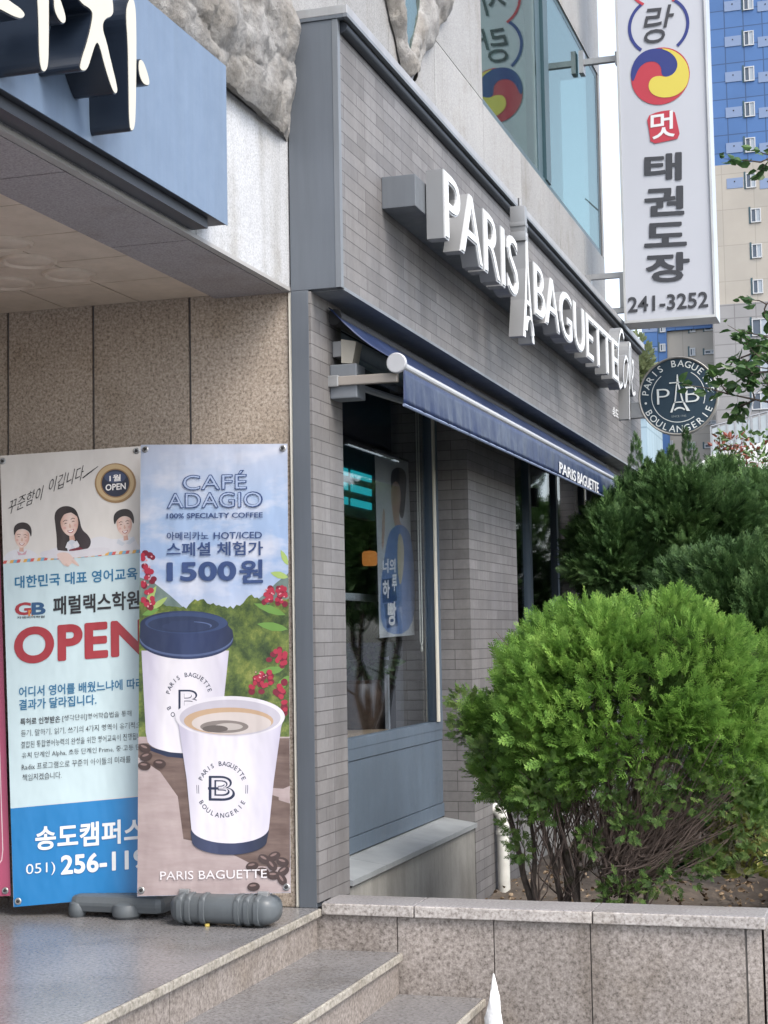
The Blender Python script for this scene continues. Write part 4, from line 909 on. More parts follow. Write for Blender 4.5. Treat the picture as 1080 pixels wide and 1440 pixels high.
# woman: long hair behind, face, fringe
B.poly('printed_portrait', hair, so((78, 740), (76, 722), (84, 713), (96, 711), (107, 716), (112, 730), (115, 745), (124, 752), (129, 762), (124, 773), (108, 773), (92, 780), (80, 776), (80, 758)))
face(98, 737, 13.2, 16.5, -12)
B.poly('printed_portrait', hair, so((82, 745), (78, 728), (86, 714), (98, 712), (107, 717), (110, 728), (103, 722), (95, 719), (88, 726), (84, 736)))
B.poly('printed_portrait', shirt2, so((93, 765), (100, 758), (108, 762), (114, 774), (96, 778), it=1)); B.poly('printed_portrait', maroon, [(97, 773), (112, 769), (117, 772), (98, 778)])
B.poly('printed_portrait', shirt, [(95, 762), (101, 768), (98, 773), (92, 770)], [(108, 760), (112, 767), (106, 771), (102, 766)])
face(31, 757, 11, 13, 3)
B.poly('printed_portrait', hair2, so((20, 755), (19, 742), (24, 736), (33, 734), (41, 737), (45, 745), (44, 757), (41, 747), (32, 743), (23, 746)))
B.poly('printed_portrait', ink('e7b7c4', .62), [(24, 775), (31, 779), (38, 774), (36, 780), (26, 781)])
face(175, 739, 11.5, 14.5, -8)
B.poly('printed_portrait', hair, so((161, 740), (159, 726), (165, 718), (176, 715), (185, 718), (189, 728), (188, 739), (184, 728), (174, 725), (165, 730)))
B.poly('printed_portrait', shirt2, [(166, 758), (176, 764), (172, 768), (164, 764)], [(188, 754), (177, 764), (182, 766), (190, 760)])
# arm, pointing hand and mail border stripe
sc_ = [ink('d9635e'), ink('e8b45f'), ink('7fb6d6'), ink('efe9df', .66)]
N_ = 44
for i in range(N_):
    u0, u1 = i/N_, (i+1)/N_; xa, xb = xl(790), xr(775)
    f = lambda u: (xa+(xb-xa)*u, 788.5-17.2*u)
    a, b = f(u0), f(u1); B.poly('printed_stripe', sc_[(0, 3, 1, 2)[i % 4]], [(a[0]+1.2, a[1]), (b[0]+1.2, b[1]), (b[0]-.6, b[1]+4.6), (a[0]-.6, a[1]+4.6)])
B.poly('printed_portrait', ink('e6e3ea', .67), so((55, 776), (75, 773), (100, 776), (130, 770), (158, 770), (150, 780), (110, 784), (80, 786), (58, 784)))
B.poly('printed_portrait', skin2, so((78, 778), (96, 776), (104, 786), (112, 795), (110, 797), (101, 791), (98, 796), (90, 796), (84, 788)))
B.poly('printed_portrait', skin, [(101, 787), (111.5, 795.5), (110.5, 796.5), (100.5, 790)], [(93, 792), (98, 796), (95, 797), (91, 795)])
# medal
B.poly('printed_medal', ink('b08e63', .6), ell(162.5, 679.5, 29, 28)); B.poly('printed_medal', ink('d8bd92', .62), ell(162, 678.5, 26.5, 25.5)); B.poly('printed_medal', ink('a5825a', .6), ell(162.5, 679.5, 21, 20.5)); B.poly('printed_medal', ink('31384f', .55), ell(162.5, 679.5, 19.3, 19)); B.poly('printed_medal', ink('4e5b7d', .55), ell(162, 671, 15, 8))
B.text('printed_medal', teeth, ('1월', (154, 677.5), (170, 676.5), 9.5, dict(bold=.03)), ('OPEN', (148.5, 690.5), (177, 688), 9.2, dict(bold=.03)))
blk = ink('26252a', .6); red = ink('b5303c', .6); b1 = ink('2f7fae', .6); grey = ink('4d5257', .6)
B.text('printed_slogan', blk, ('꾸준함이', (12, 724), (62, 701), 19, dict(shear=.35, bold=-.004)), ('이깁니다', (69, 694), (118, 674), 20, dict(shear=.35, bold=-.004)))
B.poly('printed_slogan', blk, [(116, 672), (123, 666), (138, 655.5), (138.5, 656.2), (124, 667.5), (117, 673)])
B.text('printed_heading', b1, ('대한민국 대표 영어교육', (21, 828), (193.5, 815), 17.5, dict(bold=.03)))
B.text('printed_logo', red, ('G', (21, 866), (44, 864.5), 18, dict(bold=.05))); B.text('printed_logo', ink('d98a3a'), ('n', (40, 866.5), (47, 866), 8.5, dict(bold=.05))); B.text('printed_logo', ink('2f5f8e', .6), ('B', (44.5, 865), (64.5, 864), 17.5, dict(bold=.05)))
B.text('printed_logo', grey, ('지앤비어학원', (24, 870.5), (63, 869), 3.5, dict(bold=.03)))
B.text('printed_heading', blk, ('패럴랙스학원', (75, 865.5), (196.5, 856.5), 26.5, dict(bold=.035)))
B.text('printed_open', red, ('OPEN', (20, 935), (206, 921.5), 52, dict(bold=.055)))
B.text('printed_heading', b1, ('어디서 영어를 배웠느냐에 따라', (27, 981), (203, 968), 15, dict(bold=.022)), ('결과가 달라집니다.', (27, 999), (136, 991), 15, dict(bold=.022)))
pr_ = [('특허로 인정받은', 29, 85, 1020, .025), ('[생각단위]영어학습법을 통해', 88, 185, 1015.5, -.002), ('듣기, 말하기, 읽기, 쓰기의 4가지 영역이 유기적으로', 30, 206, 1036.5, -.002), ('결합된 통합영어능력의 완성을 위한 영어교육이 진행됩니다', 30, 212, 1052.5, -.002), ('유치 단계인 Alpha, 초등 단계인 Prime, 중·고등 단계', 31, 205, 1068, -.002), ('Radix 프로그램으로 꾸준히 아이들의 미래를', 31, 184, 1083.5, -.002), ('책임지겠습니다.', 32, 87, 1098.5, -.002)]
for s_, a, b, y, bo in pr_: B.text('printed_paragraph', grey, (s_, (a, y), (min(b, 206), y-(b-a)*.073), 9.6, dict(bold=bo, res=1)))
B.text('printed_phone', ink('f4f6f8', .72), ('송도캠퍼스', (50, 1196.5), (204, 1183.5), 34, dict(bold=.035)), ('051)', (37, 1234), (78, 1230), 18.5, dict(bold=-.004)), ('256-119', (86, 1230.5), (205, 1221), 27.5, dict(bold=.045)))
eyelets(ab, pA, [(3.5, 648.5), (192, 634), (25.5, 1267.5)], nA)
# flat H shaped plastic base under it
g0 = hit(62, 1297, PZ(.004)); ms = MB()
ms.box((g0.x+.03, g0.y+.15, .018), (g0.x+.44, g0.y+.50, .090), .03); bb_ = ms.build('base', M['plastic'], ab)
for fx, rr_ in ((.055, .035), (.275, .058)):
    MB().lathe((g0.x+fx, g0.y+.175, 0), (0, 0, 1), [(.001, .0), (rr_*.8, .0), (rr_, .012), (rr_*1.05, .035), (rr_*.9, .055), (rr_*.5, .066), (.001, .068)], 20).build('base_foot', M['plastic'], bb_)
MB().tube([hit(110, 1275, pA)-nA*.03, hit(100, 640, pA)-nA*.03], .011, 8).build('pole', M['galv'], ab)
# pink banner, only its right margin is in the picture
nP = Vector((.12, -.985, .10)).normalized(); pP = (hit(0, 1262, PY(6.02)), nP)
pk = thing('banner_stand', (-3.9, 6.1, 0), 'pink banner with a thin white border line at the far left edge', 'banner stand', 'banner stands by the entrance wall')
sheet(pk, pP, [(-205, 655), (-4, 648), (15, 1259.5), (-190, 1270)], mat('print_pink', hexc('cf5f84', .58), .4, var=.12, vscale=2), nP); B = Banner(pk, pP)
B.poly('printed_border', ink('f3e6ea', .7), [(-9, 800), (-8, 800), (4.6, 1195), (3, 1210), (0, 1214), (-6, 1216), (-40, 1218), (-40, 1217), (-6, 1215), (-.5, 1212.5), (2, 1209), (3.4, 1195)])
eyelets(pk, pP, [(7.5, 1252.5)], nP)
MB().box((-4.25, 6.03, .01), (-3.78, 6.25, .10), .03).build('base', M['plastic'], pk)
MB().tube([hit(-90, 1268, pP)-nP*.03, hit(-100, 655, pP)-nP*.03], .011, 8).build('pole', M['galv'], pk)

# ------------------------------------------------------------------ things behind the shop window
pg = PX(-2.62)
wp = thing('window_poster', (-2.62, 8.6, .8), 'hanging poster of a person in pale blue with white words behind shop window', 'poster')
pcor = [(527, 631), (574, 650), (583, 893), (534, 897)]
Q = [hit(*p, pg) for p in pcor]; MB().prism([q-Vector((.002, 0, 0)) for q in Q], (.002, 0, 0)).build('poster_sheet', mat('poster_grey', (.42, .42, .42), .5, var=.08), wp)
B = Banner(wp, pg)
B.poly('printed_person', hair, so((549, 665), (556, 657), (566, 658), (572, 668), (571, 690), (568, 728), (563, 730), (558, 700), (550, 690)))
B.poly('printed_person', ink('caa795', .62), so((550, 684), (556, 675), (562, 682), (564, 700), (560, 730), (568, 742), (556, 744), (553, 728), (550, 705)))
B.poly('printed_person', ink('7f9bcb', .6), so((546, 750), (556, 738), (568, 738), (578, 752), (583, 800), (583, 890), (536, 893), (534, 830), (541, 780)))
B.poly('printed_person', ink('d8ccae', .6), so((560, 745), (568, 760), (568, 800), (562, 830), (558, 790)))
B.poly('printed_person', ink('caa795', .62), so((538, 712), (542, 720), (540, 770), (536, 775)))
B.poly('printed_word_panel', ink('3d5f93', .55), [(537, 815), (556, 812), (558, 845), (538, 848)], [(540, 850), (556, 846), (560, 880), (544, 884)])
B.text('printed_word', teeth, ('너의', (538, 806), (556, 805), 20, dict(bold=.05)), ('하', (538, 842), (548, 841), 26, dict(bold=.05)), ('루', (551, 832), (558, 831), 24, dict(bold=.05)), ('빵', (545, 880), (557, 879), 34, dict(bold=.05)))
MB().box((-2.63, Q[0].y, Q[0].z), (-2.615, Q[1].y, Q[1].z+.0), .0).build('hanger', M['dark'], wp)
cl = thing('cooler_light', (-3.6, 10.5, 1.9), 'glowing turquoise slatted light panel inside the dark shop window', 'light panel')
pcL = PX(-3.5); q0 = hit(470, 708, pcL); q1 = hit(524, 650, pcL)
MB().box((-3.56, q0.y-.4, q0.z-.06), (-3.50, q1.y+.05, q1.z+.06), .01).build('housing', mat('teal_housing', (.06, .16, .17), .5), cl)
gm = mat('turquoise_glow', (.02, .3, .32), .4, var=0, emit=(.03, .62, .70), estr=.22)
for r_ in range(3):
    for a, b in ((470, 487), (492, 520)):
        u = hit(a, 700-r_*18, pcL); v = hit(b, 692-r_*18, pcL); MB().box((-3.497, u.y, q0.z+.01+r_*.098), (-3.485, v.y, q0.z+.06+r_*.098), .004).build('lamp_tube', gm, cl)
pl_ = thing('pendant_lamp', (-3.9, 10.9, 1.5), 'small glowing orange pendant lamp inside the shop', 'lamp')
lc = hit(520, 787, PX(-3.9)); MB().lathe(lc-Vector((0, 0, .05)), (0, 0, 1), [(.001, 0), (.05, .002), (.06, .02), (.06, .10), (.045, .115), (.01, .12)], 20).build('lamp_shade', mat('amber_shade', (.5, .2, .05), .5, var=0, emit=(.9, .34, .08), estr=.16), pl_)
MB().tube([lc+Vector((0, 0, .07)), (lc.x, lc.y, 2.6)], .006, 6).build('cord', M['dark'], pl_)
bc = thing('blind_cord', (-2.56, 9, 1), 'thin looped blind cord hanging behind the shop window glass', 'cord'); 
c1 = hit(588, 640, PX(-2.535)); c2 = hit(592, 908, PX(-2.535)); cy_ = c1.y
tag(bc); MB().tube([(-2.535, cy_-.03, 2.45), (-2.535, cy_-.03, c2.z+.02), (-2.535, cy_-.01, c2.z), (-2.535, cy_+.015, c2.z+.02), (-2.535, cy_+.015, 2.45)], .004, 6).build('cord_loop', M['ivory'], bc)
MB().lathe((-2.535, cy_-.005, c2.z-.035), (0, 0, 1), [(.003, 0), (.008, .01), (.006, .03), (.002, .036)], 8).build('toggle', M['ivory'], bc)
wr = thing('window_rail', (-2.75, 8, 1.2), 'pale horizontal rail across the inside of the dark shop window', 'rail'); rz = hit(505, 840, PX(-2.75)).z; MB().box((-2.765, 6.9, rz-.02), (-2.74, 9.0, rz+.02), .004).build('bar', M['alu'], wr)
for y_ in (7.0, 8.9): MB().box((-2.765, y_, .02), (-2.745, y_+.03, rz-.021)).build('post', M['alu'], wr)
ct = thing('display_counter', (-2.9, 7.9, 0), 'wooden display table behind the shop window glass', 'table')
MB().box((-3.6, 7.2, .56), (-2.66, 8.7, .60), .006).build('tabletop', mat('pale_wood', (.34, .25, .17), .5, var=.2), ct)
for x in (-3.55, -2.72):
    for y in (7.26, 8.62): MB().box((x, y, 0), (x+.05, y+.05, .56)).build('leg', M['dark'], ct)

# ------------------------------------------------------------------ downpipe
dp = thing('downpipe', (-2.24, 9.98, -.3), 'stained white plastic drain pipe with an elbow on the brick pier behind the bush', 'pipe')
dt = hit(708, 1150, PX(-2.24)); zt = dt.z
P = [(-2.34, dt.y, zt+.05)] + [(-2.30+.055*math.sin(a), dt.y, zt-.01+.06*math.cos(a)) for a in np.linspace(0, math.pi/2, 6)] + [(-2.245, dt.y, zt-.08)]
MB().tube(P, .038, 14).build('elbow', M['pvc'], dp); MB().tube([(-2.245, dt.y, zt-.075), (-2.245, dt.y, zt-.095)], .043, 14).build('collar', M['pvc'], dp); MB().tube([(-2.245, dt.y, zt-.095), (-2.245, dt.y, -.5)], .036, 14).build('pipe', M['pvc'], dp)

# ------------------------------------------------------------------ vegetation
def spray_template(kind):
    """flat twig of scale leaves in (s, t, n); t along the twig; returns quads"""
    Q = []
    def rh(x, y, dx, dy, w, z=0, z2=0):
        L = math.hypot(dx, dy); px_, py_ = -dy/L*w, dx/L*w
        Q.append([(x, y, z), (x+dx*.5+px_, y+dy*.5+py_, (z+z2)/2+.02), (x+dx, y+dy, z2), (x+dx*.5-px_, y+dy*.5-py_, (z+z2)/2+.02)])
    if kind == 'fan':
        for i, y in enumerate((.0, .16, .32, .48, .64)):
            l = .42-.05*i
            for s in (-1, 1): rh(0, y, s*l*.70, l*.78, .060, 0, .06*(i % 2)-.03)
        rh(0, .0, 0, .55, .05); rh(0, .5, 0, .5, .055, 0, .05)
        for s in (-1, 1): rh(s*.2, .38, s*.22, .12, .05); rh(s*.16, .30, s*.05, .30, .045)
    elif kind == 'spike':
        for i, y in enumerate((0, .18, .36, .54)):
            l = .32-.04*i
            for s in (-1, 1): rh(0, y, s*l*.40, l*.92, .05, 0, .05*s)
            rh(0, y, .03, l, .05, 0, .12)
        rh(0, .0, 0, .6, .06); rh(0, .55, 0, .45, .045)
    elif kind == 'thuja':
        for i in range(6):
            y = .06+.14*i; l = .46-.055*i
            for s in (-1, 1):
                z = .05*(i % 2)-.02; x1, y1 = s*l*.50, y+l*.48
                rh(0, y, x1, y1-y, .030, 0, z); rh(x1*.8, y+(y1-y)*.8, s*l*.40, l*.45, .036, z, z*1.6); rh(x1*.55, y+(y1-y)*.55, s*l*.10, l*.50, .034, z, z+.03)
        rh(0, 0, 0, .55, .03); rh(0, .45, 0, .35, .035); rh(0, .75, .02, .28, .035)
    return np.array(Q)
def emit(P, Dv, size, tmpl, wid=1.0, rng=RNG):
    N = len(P); Dv = Dv/np.linalg.norm(Dv, axis=1, keepdims=True)
    r = rng.normal(size=(N, 3)); S = np.cross(Dv, r); S /= np.linalg.norm(S, axis=1, keepdims=True); Nn = np.cross(S, Dv)
    T = tmpl.reshape(-1, 3)
    V = P[:, None, :] + size[:, None, None]*(S[:, None, :]*T[None, :, 0:1]*wid + Dv[:, None, :]*T[None, :, 1:2] + Nn[:, None, :]*T[None, :, 2:3])
    return V.reshape(-1, 3)
def quads_obj(V, name, m, parent, n=4, **kw):
    me = D.meshes.new(name); c = V.mean(0); c[2] = V[:, 2].min(); V = V-c
    nf = len(V)//n
    me.vertices.add(len(V)); me.vertices.foreach_set('co', V.astype(np.float32).ravel()); me.loops.add(len(V)); me.loops.foreach_set('vertex_index', np.arange(len(V), dtype=np.int32))
    me.polygons.add(nf); me.polygons.foreach_set('loop_start', np.arange(0, nf*n, n, dtype=np.int32)); me.polygons.foreach_set('loop_total', np.full(nf, n, dtype=np.int32)); me.update(calc_edges=True)
    me.materials.append(m); o = D.objects.new(name, me); link(o, Vector(c), parent); return tag(o, **kw)
def shell(n, c, rad, zlo=-1.0, rng=RNG, jit=.0):
    v = rng.normal(size=(n*4, 3)); v /= np.linalg.norm(v, axis=1, keepdims=True); v = v[v[:, 2] > zlo][:n]
    return np.array(c)+v*np.array(rad)*(1+rng.uniform(-jit, jit, size=(len(v), 1))), v
FAN, SPK, THU = spray_template('fan'), spray_template('spike'), spray_template('thuja')
def clumps(C, nrm, rad, per, size, up=.35, rng=RNG, zlo=-.25):
    """leaf sprays around clump centres C facing outward along nrm"""
    Ps, Ds, Ss = [], [], []
    for c, n_, r in zip(C, nrm, rad):
        v = rng.normal(size=(per*4, 3)); v /= np.linalg.norm(v, axis=1, keepdims=True); v = v[(v@n_) > zlo][:per]
        Ps.append(c+v*r*rng.uniform(.55, 1.0, size=(len(v), 1))); Ds.append(v*.7+n_*.6+np.array([0, 0, up])+rng.normal(scale=.16, size=v.shape)); Ss.append(rng.uniform(size[0], size[1], size=len(v)))
    return np.concatenate(Ps), np.concatenate(Ds), np.concatenate(Ss)

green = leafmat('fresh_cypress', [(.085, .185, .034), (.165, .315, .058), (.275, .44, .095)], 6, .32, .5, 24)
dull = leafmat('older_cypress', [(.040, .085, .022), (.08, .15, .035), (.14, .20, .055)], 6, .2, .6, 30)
bush = thing('cypress_bush', (-1.22, 7.6, -.08), 'bright green rounded cypress bush with bare brown stems in the stone planter', 'bush')
BC = np.array([-1.15, 7.62, .72]); BRad = np.array([.76, .60, .51])
rg = np.random.default_rng(5)
C, n_ = shell(125, BC, BRad*.84, -.66, rg, .11)
lowf = C[:, 2] < .56; bare = lowf & (C[:, 1] < 7.75) & (C[:, 0] > -1.32) & (C[:, 0] < -.80) & (C[:, 2] < .50); leftlow = (C[:, 0] < -1.32) & (C[:, 2] < .46)
kp = ~((bare & (rg.uniform(size=len(C)) < .80)) | (leftlow & (rg.uniform(size=len(C)) < .75))); C, n_ = C[kp], n_[kp]
rad = rg.uniform(.07, .20, size=len(C))
P1, D1, S1 = clumps(C, n_, rad, 85, (.055, .105), .50, rg)
# lower skirt and trailing tufts measured round the crown
sk = [(-1.90, 7.35, .80), (-1.93, 7.45, .68), (-1.80, 7.3, .58), (-1.72, 7.25, .42), (-1.66, 7.3, .28), (-1.62, 7.2, .16), (-1.45, 7.1, .35), (-1.38, 7.05, .45), (-1.2, 7.0, .48), (-1.15, 7.05, .34), (-1.0, 7.0, .46), (-1.28, 7.05, .22), (-.98, 7.02, .36), (-.85, 7.05, .44), (-.70, 7.1, .40), (-.62, 7.1, .5), (-.55, 7.2, .35), (-.60, 7.2, .25), (-.80, 7.2, .12), (-.90, 7.2, .08), (-1.0, 7.15, .05), (-1.2, 7.1, -.02), (-1.15, 7.1, .0), (-.7, 7.25, .18)]
sk += [(rg.uniform(-1.55, -.55), rg.uniform(6.98, 7.25), rg.uniform(.30, .58)) for _ in range(8)]; sk = np.array(sk); sn = sk-BC; sn /= np.linalg.norm(sn, axis=1, keepdims=True)
P2, D2, S2 = clumps(sk, sn, rg.uniform(.05, .10, size=len(sk)), 50, (.03, .06), .55, rg, -.9)
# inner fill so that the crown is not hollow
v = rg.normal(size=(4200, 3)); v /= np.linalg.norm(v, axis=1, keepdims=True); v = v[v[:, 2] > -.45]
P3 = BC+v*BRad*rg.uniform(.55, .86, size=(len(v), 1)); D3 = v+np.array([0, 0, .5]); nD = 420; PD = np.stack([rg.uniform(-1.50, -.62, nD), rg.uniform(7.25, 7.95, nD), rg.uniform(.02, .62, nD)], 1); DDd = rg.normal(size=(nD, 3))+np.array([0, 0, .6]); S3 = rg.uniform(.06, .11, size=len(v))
quads_obj(emit(P1, D1, S1, THU, .95, rg), 'foliage', green, bush)
quads_obj(emit(PD, DDd, rg.uniform(.04, .09, nD), FAN, .7, rg), 'dry_foliage', leafmat('dry_cypress', [(.030, .030, .018), (.060, .055, .030), (.10, .085, .05)], 8, .1, .7, 30), bush)
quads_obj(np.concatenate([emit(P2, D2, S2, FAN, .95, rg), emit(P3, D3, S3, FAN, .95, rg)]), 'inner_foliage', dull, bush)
rs_ = random.Random(9)
def branch(mb, p0, p1, r0, r1, wob=.03, n=7, seg=6, bow=None):
    p0, p1 = Vector(p0), Vector(p1); pts = []
    bow = bow or Vector((rs_.uniform(-1, 1), rs_.uniform(-1, 1), 0))*wob
    for i in range(n):
        u = i/(n-1); pts.append(p0.lerp(p1, u)+bow*math.sin(math.pi*u)+Vector((rs_.uniform(-1, 1), rs_.uniform(-1, 1), 0))*wob*.25*(0 < i < n-1))
    mb.tube(pts, [r0+(r1-r0)*i/(n-1) for i in range(n)], seg); return pts
stem = MB(); twg = MB()
bases = [(745+d, 0) for d in (15, 42, 60, 74, 92, 106, 118)]
for i, (bx, tx, ty) in enumerate(((762, 745, 1110), (770, 700, 1010), (805, 760, 980), (815, 800, 960), (832, 770, 930), (846, 850, 950), (858, 900, 940), (866, 960, 950), (872, 1000, 1000), (800, 720, 960))):
    b = hit(bx, 1262, PY(7.28+.06*(i % 4))); b.z = -.43; tpt = hit(tx, ty, PY(7.5+.05*(i % 3)))
    pts = branch(stem, b, tpt, .021-.0012*(i % 5), .006, .045, 9, 8)
    for k in range(9):
        q = pts[rs_.randint(2, 7)]; e = q+Vector((rs_.uniform(-.22, .25), rs_.uniform(-.25, .12), rs_.uniform(.12, .38))); branch(twg, q, e, .0045, .0012, .03, 5, 4)
for i in range(420):
    x = rs_.uniform(840, 1010); b = hit(rs_.uniform(845, 900), rs_.uniform(1190, 1262), PY(rs_.uniform(7.15, 7.6))); e = hit(b.x*0+x+rs_.uniform(-20, 60), rs_.uniform(1030, 1180), PY(rs_.uniform(7.0, 7.5)))
    branch(twg, b, e, .0042, .0012, .07, 6, 4, Vector((rs_.uniform(-.05, .05), 0, rs_.uniform(-.10, .02))))
for i in range(200):
    b = hit(rs_.uniform(750, 880), rs_.uniform(1080, 1240), PY(rs_.uniform(7.15, 7.6))); e = b+Vector((rs_.uniform(-.16, .16), rs_.uniform(-.1, .1), rs_.uniform(.15, .4))); branch(twg, b, e, .0035, .001, .03, 5, 4)
stem.build('stem', M['bark'], bush); twg.build('twigs', M['twig'], bush)
# dark juniper trees further along the planter
jun = leafmat('dark_juniper', [(.026, .062, .020), (.060, .125, .038), (.115, .20, .065)], 5, .12, .55, 26)
def juniper(base, lobes, label, seed, spikes=(), trunk=True, per=95):
    rg = np.random.default_rng(seed); o = thing('juniper_tree', base, label, 'tree', 'dark junipers behind the bush'); PP, DD, SS = [], [], []
    for c, r, k in lobes:
        C, n_ = shell(k, c, np.array(r)*.85, -.75, rg, .14)
        p, d, s = clumps(C, n_, rg.uniform(.07, .15, size=len(C)), per, (.07, .135), .45, rg, -.2); PP.append(p); DD.append(d); SS.append(s)
        v = rg.normal(size=(k*14, 3)); v /= np.linalg.norm(v, axis=1, keepdims=True); PP.append(np.array(c)+v*np.array(r)*rg.uniform(.5, .85, size=(len(v), 1))); DD.append(v+np.array([0, 0, .6])); SS.append(rg.uniform(.12, .2, size=len(v)))
    for (sx, sy, sz), L in spikes:
        k = 190; u = rg.uniform(0, 1, k); dr = np.array([rg.uniform(-.25, .25), rg.uniform(-.2, .2), 1]); 
        a = rg.uniform(0, 6.28, k); w = .060*(1-u)**.8+.004
        PP.append(np.array([sx, sy, sz])+dr*L*u[:, None]+np.stack([np.cos(a)*w, np.sin(a)*w, 0*a], 1)); DD.append(np.stack([np.cos(a)*.35, np.sin(a)*.35, np.ones(k)], 1)+rg.normal(scale=.1, size=(k, 3))); SS.append(rg.uniform(.035, .06, size=k))
    quads_obj(emit(np.concatenate(PP), np.concatenate(DD), np.concatenate(SS), THU, .75, rg), 'crown', jun, o)
    tr = MB(); b = Vector(base)
    for k in range(5):
        c = lobes[k % len(lobes)][0]; e = Vector(c)+Vector((rs_.uniform(-.4, .3), rs_.uniform(-.3, .3), rs_.uniform(-.2, .3))); pts = branch(tr, b+Vector((rs_.uniform(-.08, .08), rs_.uniform(-.08, .08), 0)), e, .04, .012, .12, 8, 8)
        for q in pts[3:]: branch(tr, q, q+Vector((rs_.uniform(-.2, .2), rs_.uniform(-.2, .2), rs_.uniform(-.05, .25))), .010, .003, .05, 5, 5)
    tr.build('trunk', M['bark'], o); return o
def at(px, py, y): return tuple(hit(px, py, PY(y)))
juniper((-1.72, 11.9, -.1), [(at(905, 765, 11.9), (.48, .50, .42), 46), (at(975, 745, 11.9), (.50, .55, .44), 50), (at(868, 785, 11.6), (.28, .35, .30), 24)], 'dark green spiky juniper nearest the awning end with a bare trunk below', 21,
 [(at(893, 690, 11.8), .40), (at(950, 675, 11.9), .22), (at(977, 670, 11.9), .32), (at(918, 685, 11.8), .18), (at(930, 680, 11.8), .2), (at(1005, 675, 11.9), .10)])
juniper((-1.05, 12.6, -.1), [(at(1045, 745, 12.6), (.50, .5, .46), 50), (at(1085, 775, 12.4), (.45, .5, .5), 36)], 'dark green juniper at the right edge below the red leafed shrub', 22, [(at(1030, 680, 12.6), .10), (at(1062, 682, 12.6), .10)])
juniper((-.90, 10.0, -.1), [(at(1045, 850, 10.0), (.32, .42, .28), 34), (at(1080, 900, 9.8), (.30, .4, .42), 36), (at(1000, 835, 10.4), (.26, .3, .2), 22)], 'low dark juniper just above the right of the bright bush', 23)
juniper((-1.55, 14.3, -.1), [(at(935, 790, 14.3), (.55, .6, .75), 60), (at(985, 820, 14.2), (.6, .6, .6), 50)], 'added dark juniper behind the spiky one to darken the window reflections', 24, per=60)  # added tree, so the shop glass reflects dark foliage
# broad leaves
def leaf_tmpl(w=.40, fold=.10):
    return np.array([[(0, 0, 0), (w*.55, .25, fold), (w*.5, .6, fold*.8), (0, 1, -.06)], [(0, 0, 0), (0, 1, -.06), (-w*.5, .6, fold*.8), (-w*.55, .25, fold)]])
def leaf_emit(P, Dv, size, tm, rng): return emit(P, Dv, size, tm, 1.0, rng)
def shrub(name, base, pts, m, label, cat, size, seed, w=.45, k=9, spread=.09, stems=True, droop=0.0, group=None):
    rg = np.random.default_rng(seed); o = thing(name, base, label, cat, group); P, Dv, S = [], [], []; st_ = MB()
    for p in pts:
        p = np.array(p); a = rg.normal(size=(k, 3)); a /= np.linalg.norm(a, axis=1, keepdims=True); a[:, 2] = np.abs(a[:, 2])*.6-droop
        P.append(p+a*spread*rg.uniform(.1, .8, size=(k, 1))); Dv.append(a+np.array([0, 0, .15])); S.append(rg.uniform(size[0], size[1], size=k))
        if stems: branch(st_, base, p, .006, .002, .05, 6, 5)
    quads_obj(leaf_emit(np.concatenate(P), np.concatenate(Dv), np.concatenate(S), leaf_tmpl(w), rg), 'leaves', m, o)
    if stems: st_.build('stems', M['bark'], o)
    return o
P_, rl_ = litter(900, 4); dl = rl_.normal(size=(900, 3)); dl[:, 2] *= .25
quads_obj(leaf_emit(P_, dl, rl_.uniform(.02, .05, 900), leaf_tmpl(.5), rl_), 'leaf_litter', leafmat('dead_leaf', [(.10, .07, .045), (.20, .14, .09), (.32, .25, .17)], 20, .05, .8, 40), None, kind='stuff', label='brown fallen leaves scattered over the planter soil', cat='leaf litter')
rg0 = np.random.default_rng(31)
def region(x0, x1, y0, y1, d0, d1, n): return [at(rg0.uniform(x0, x1), rg0.uniform(y0, y1), rg0.uniform(d0, d1)) for _ in range(n)]
yel = leafmat('variegated_leaf', [(.06, .12, .02), (.22, .24, .06), (.42, .38, .14)], 14, .2, .45, 45)
shrub('variegated_shrub', (-.80, 8.3, -.08), region(1010, 1090, 1140, 1235, 7.9, 8.4, 40), yel, 'small shrub with yellow and green leaves at the right end of the planter', 'shrub', (.05, .09), 41)
dkl = leafmat('glossy_dark_leaf', [(.012, .04, .014), (.025, .07, .022), (.05, .11, .04)], 8, .1, .3, 30)
shrub('dark_leaf_shrub', (-1.0, 8.5, -.08), region(965, 1085, 1090, 1225, 8.3, 8.9, 55), dkl, 'dark glossy leafed shrub low behind the bright bush', 'shrub', (.06, .11), 42)
shrub('pink_flower', (-.72, 8.1, -.08), region(1071, 1085, 1128, 1142, 8.0, 8.1, 2), mat('magenta_petal', (.45, .03, .16), .5, var=.2), 'small magenta flower at the right edge of the planter', 'flower', (.025, .045), 43, k=6, spread=.03)
redl = leafmat('red_leaf', [(.12, .09, .04), (.24, .07, .05), (.36, .12, .10)], 10, .2, .4, 30)
rsb = shrub('red_leaf_shrub', (-.9, 14.0, .0), region(1008, 1085, 618, 665, 13.8, 14.3, 26), redl, 'red leafed shrub rising behind the dark junipers', 'shrub', (.03, .06), 44, k=7, spread=.12)
o2 = leaf_emit(np.array(region(1005, 1085, 605, 668, 13.8, 14.3, 160)), rg0.normal(size=(160, 3)), rg0.uniform(.05, .09, 160), leaf_tmpl(), rg0); quads_obj(o2, 'green_leaves', leafmat('soft_green_leaf', [(.05, .10, .03), (.09, .16, .05), (.16, .24, .09)], 6), rsb)
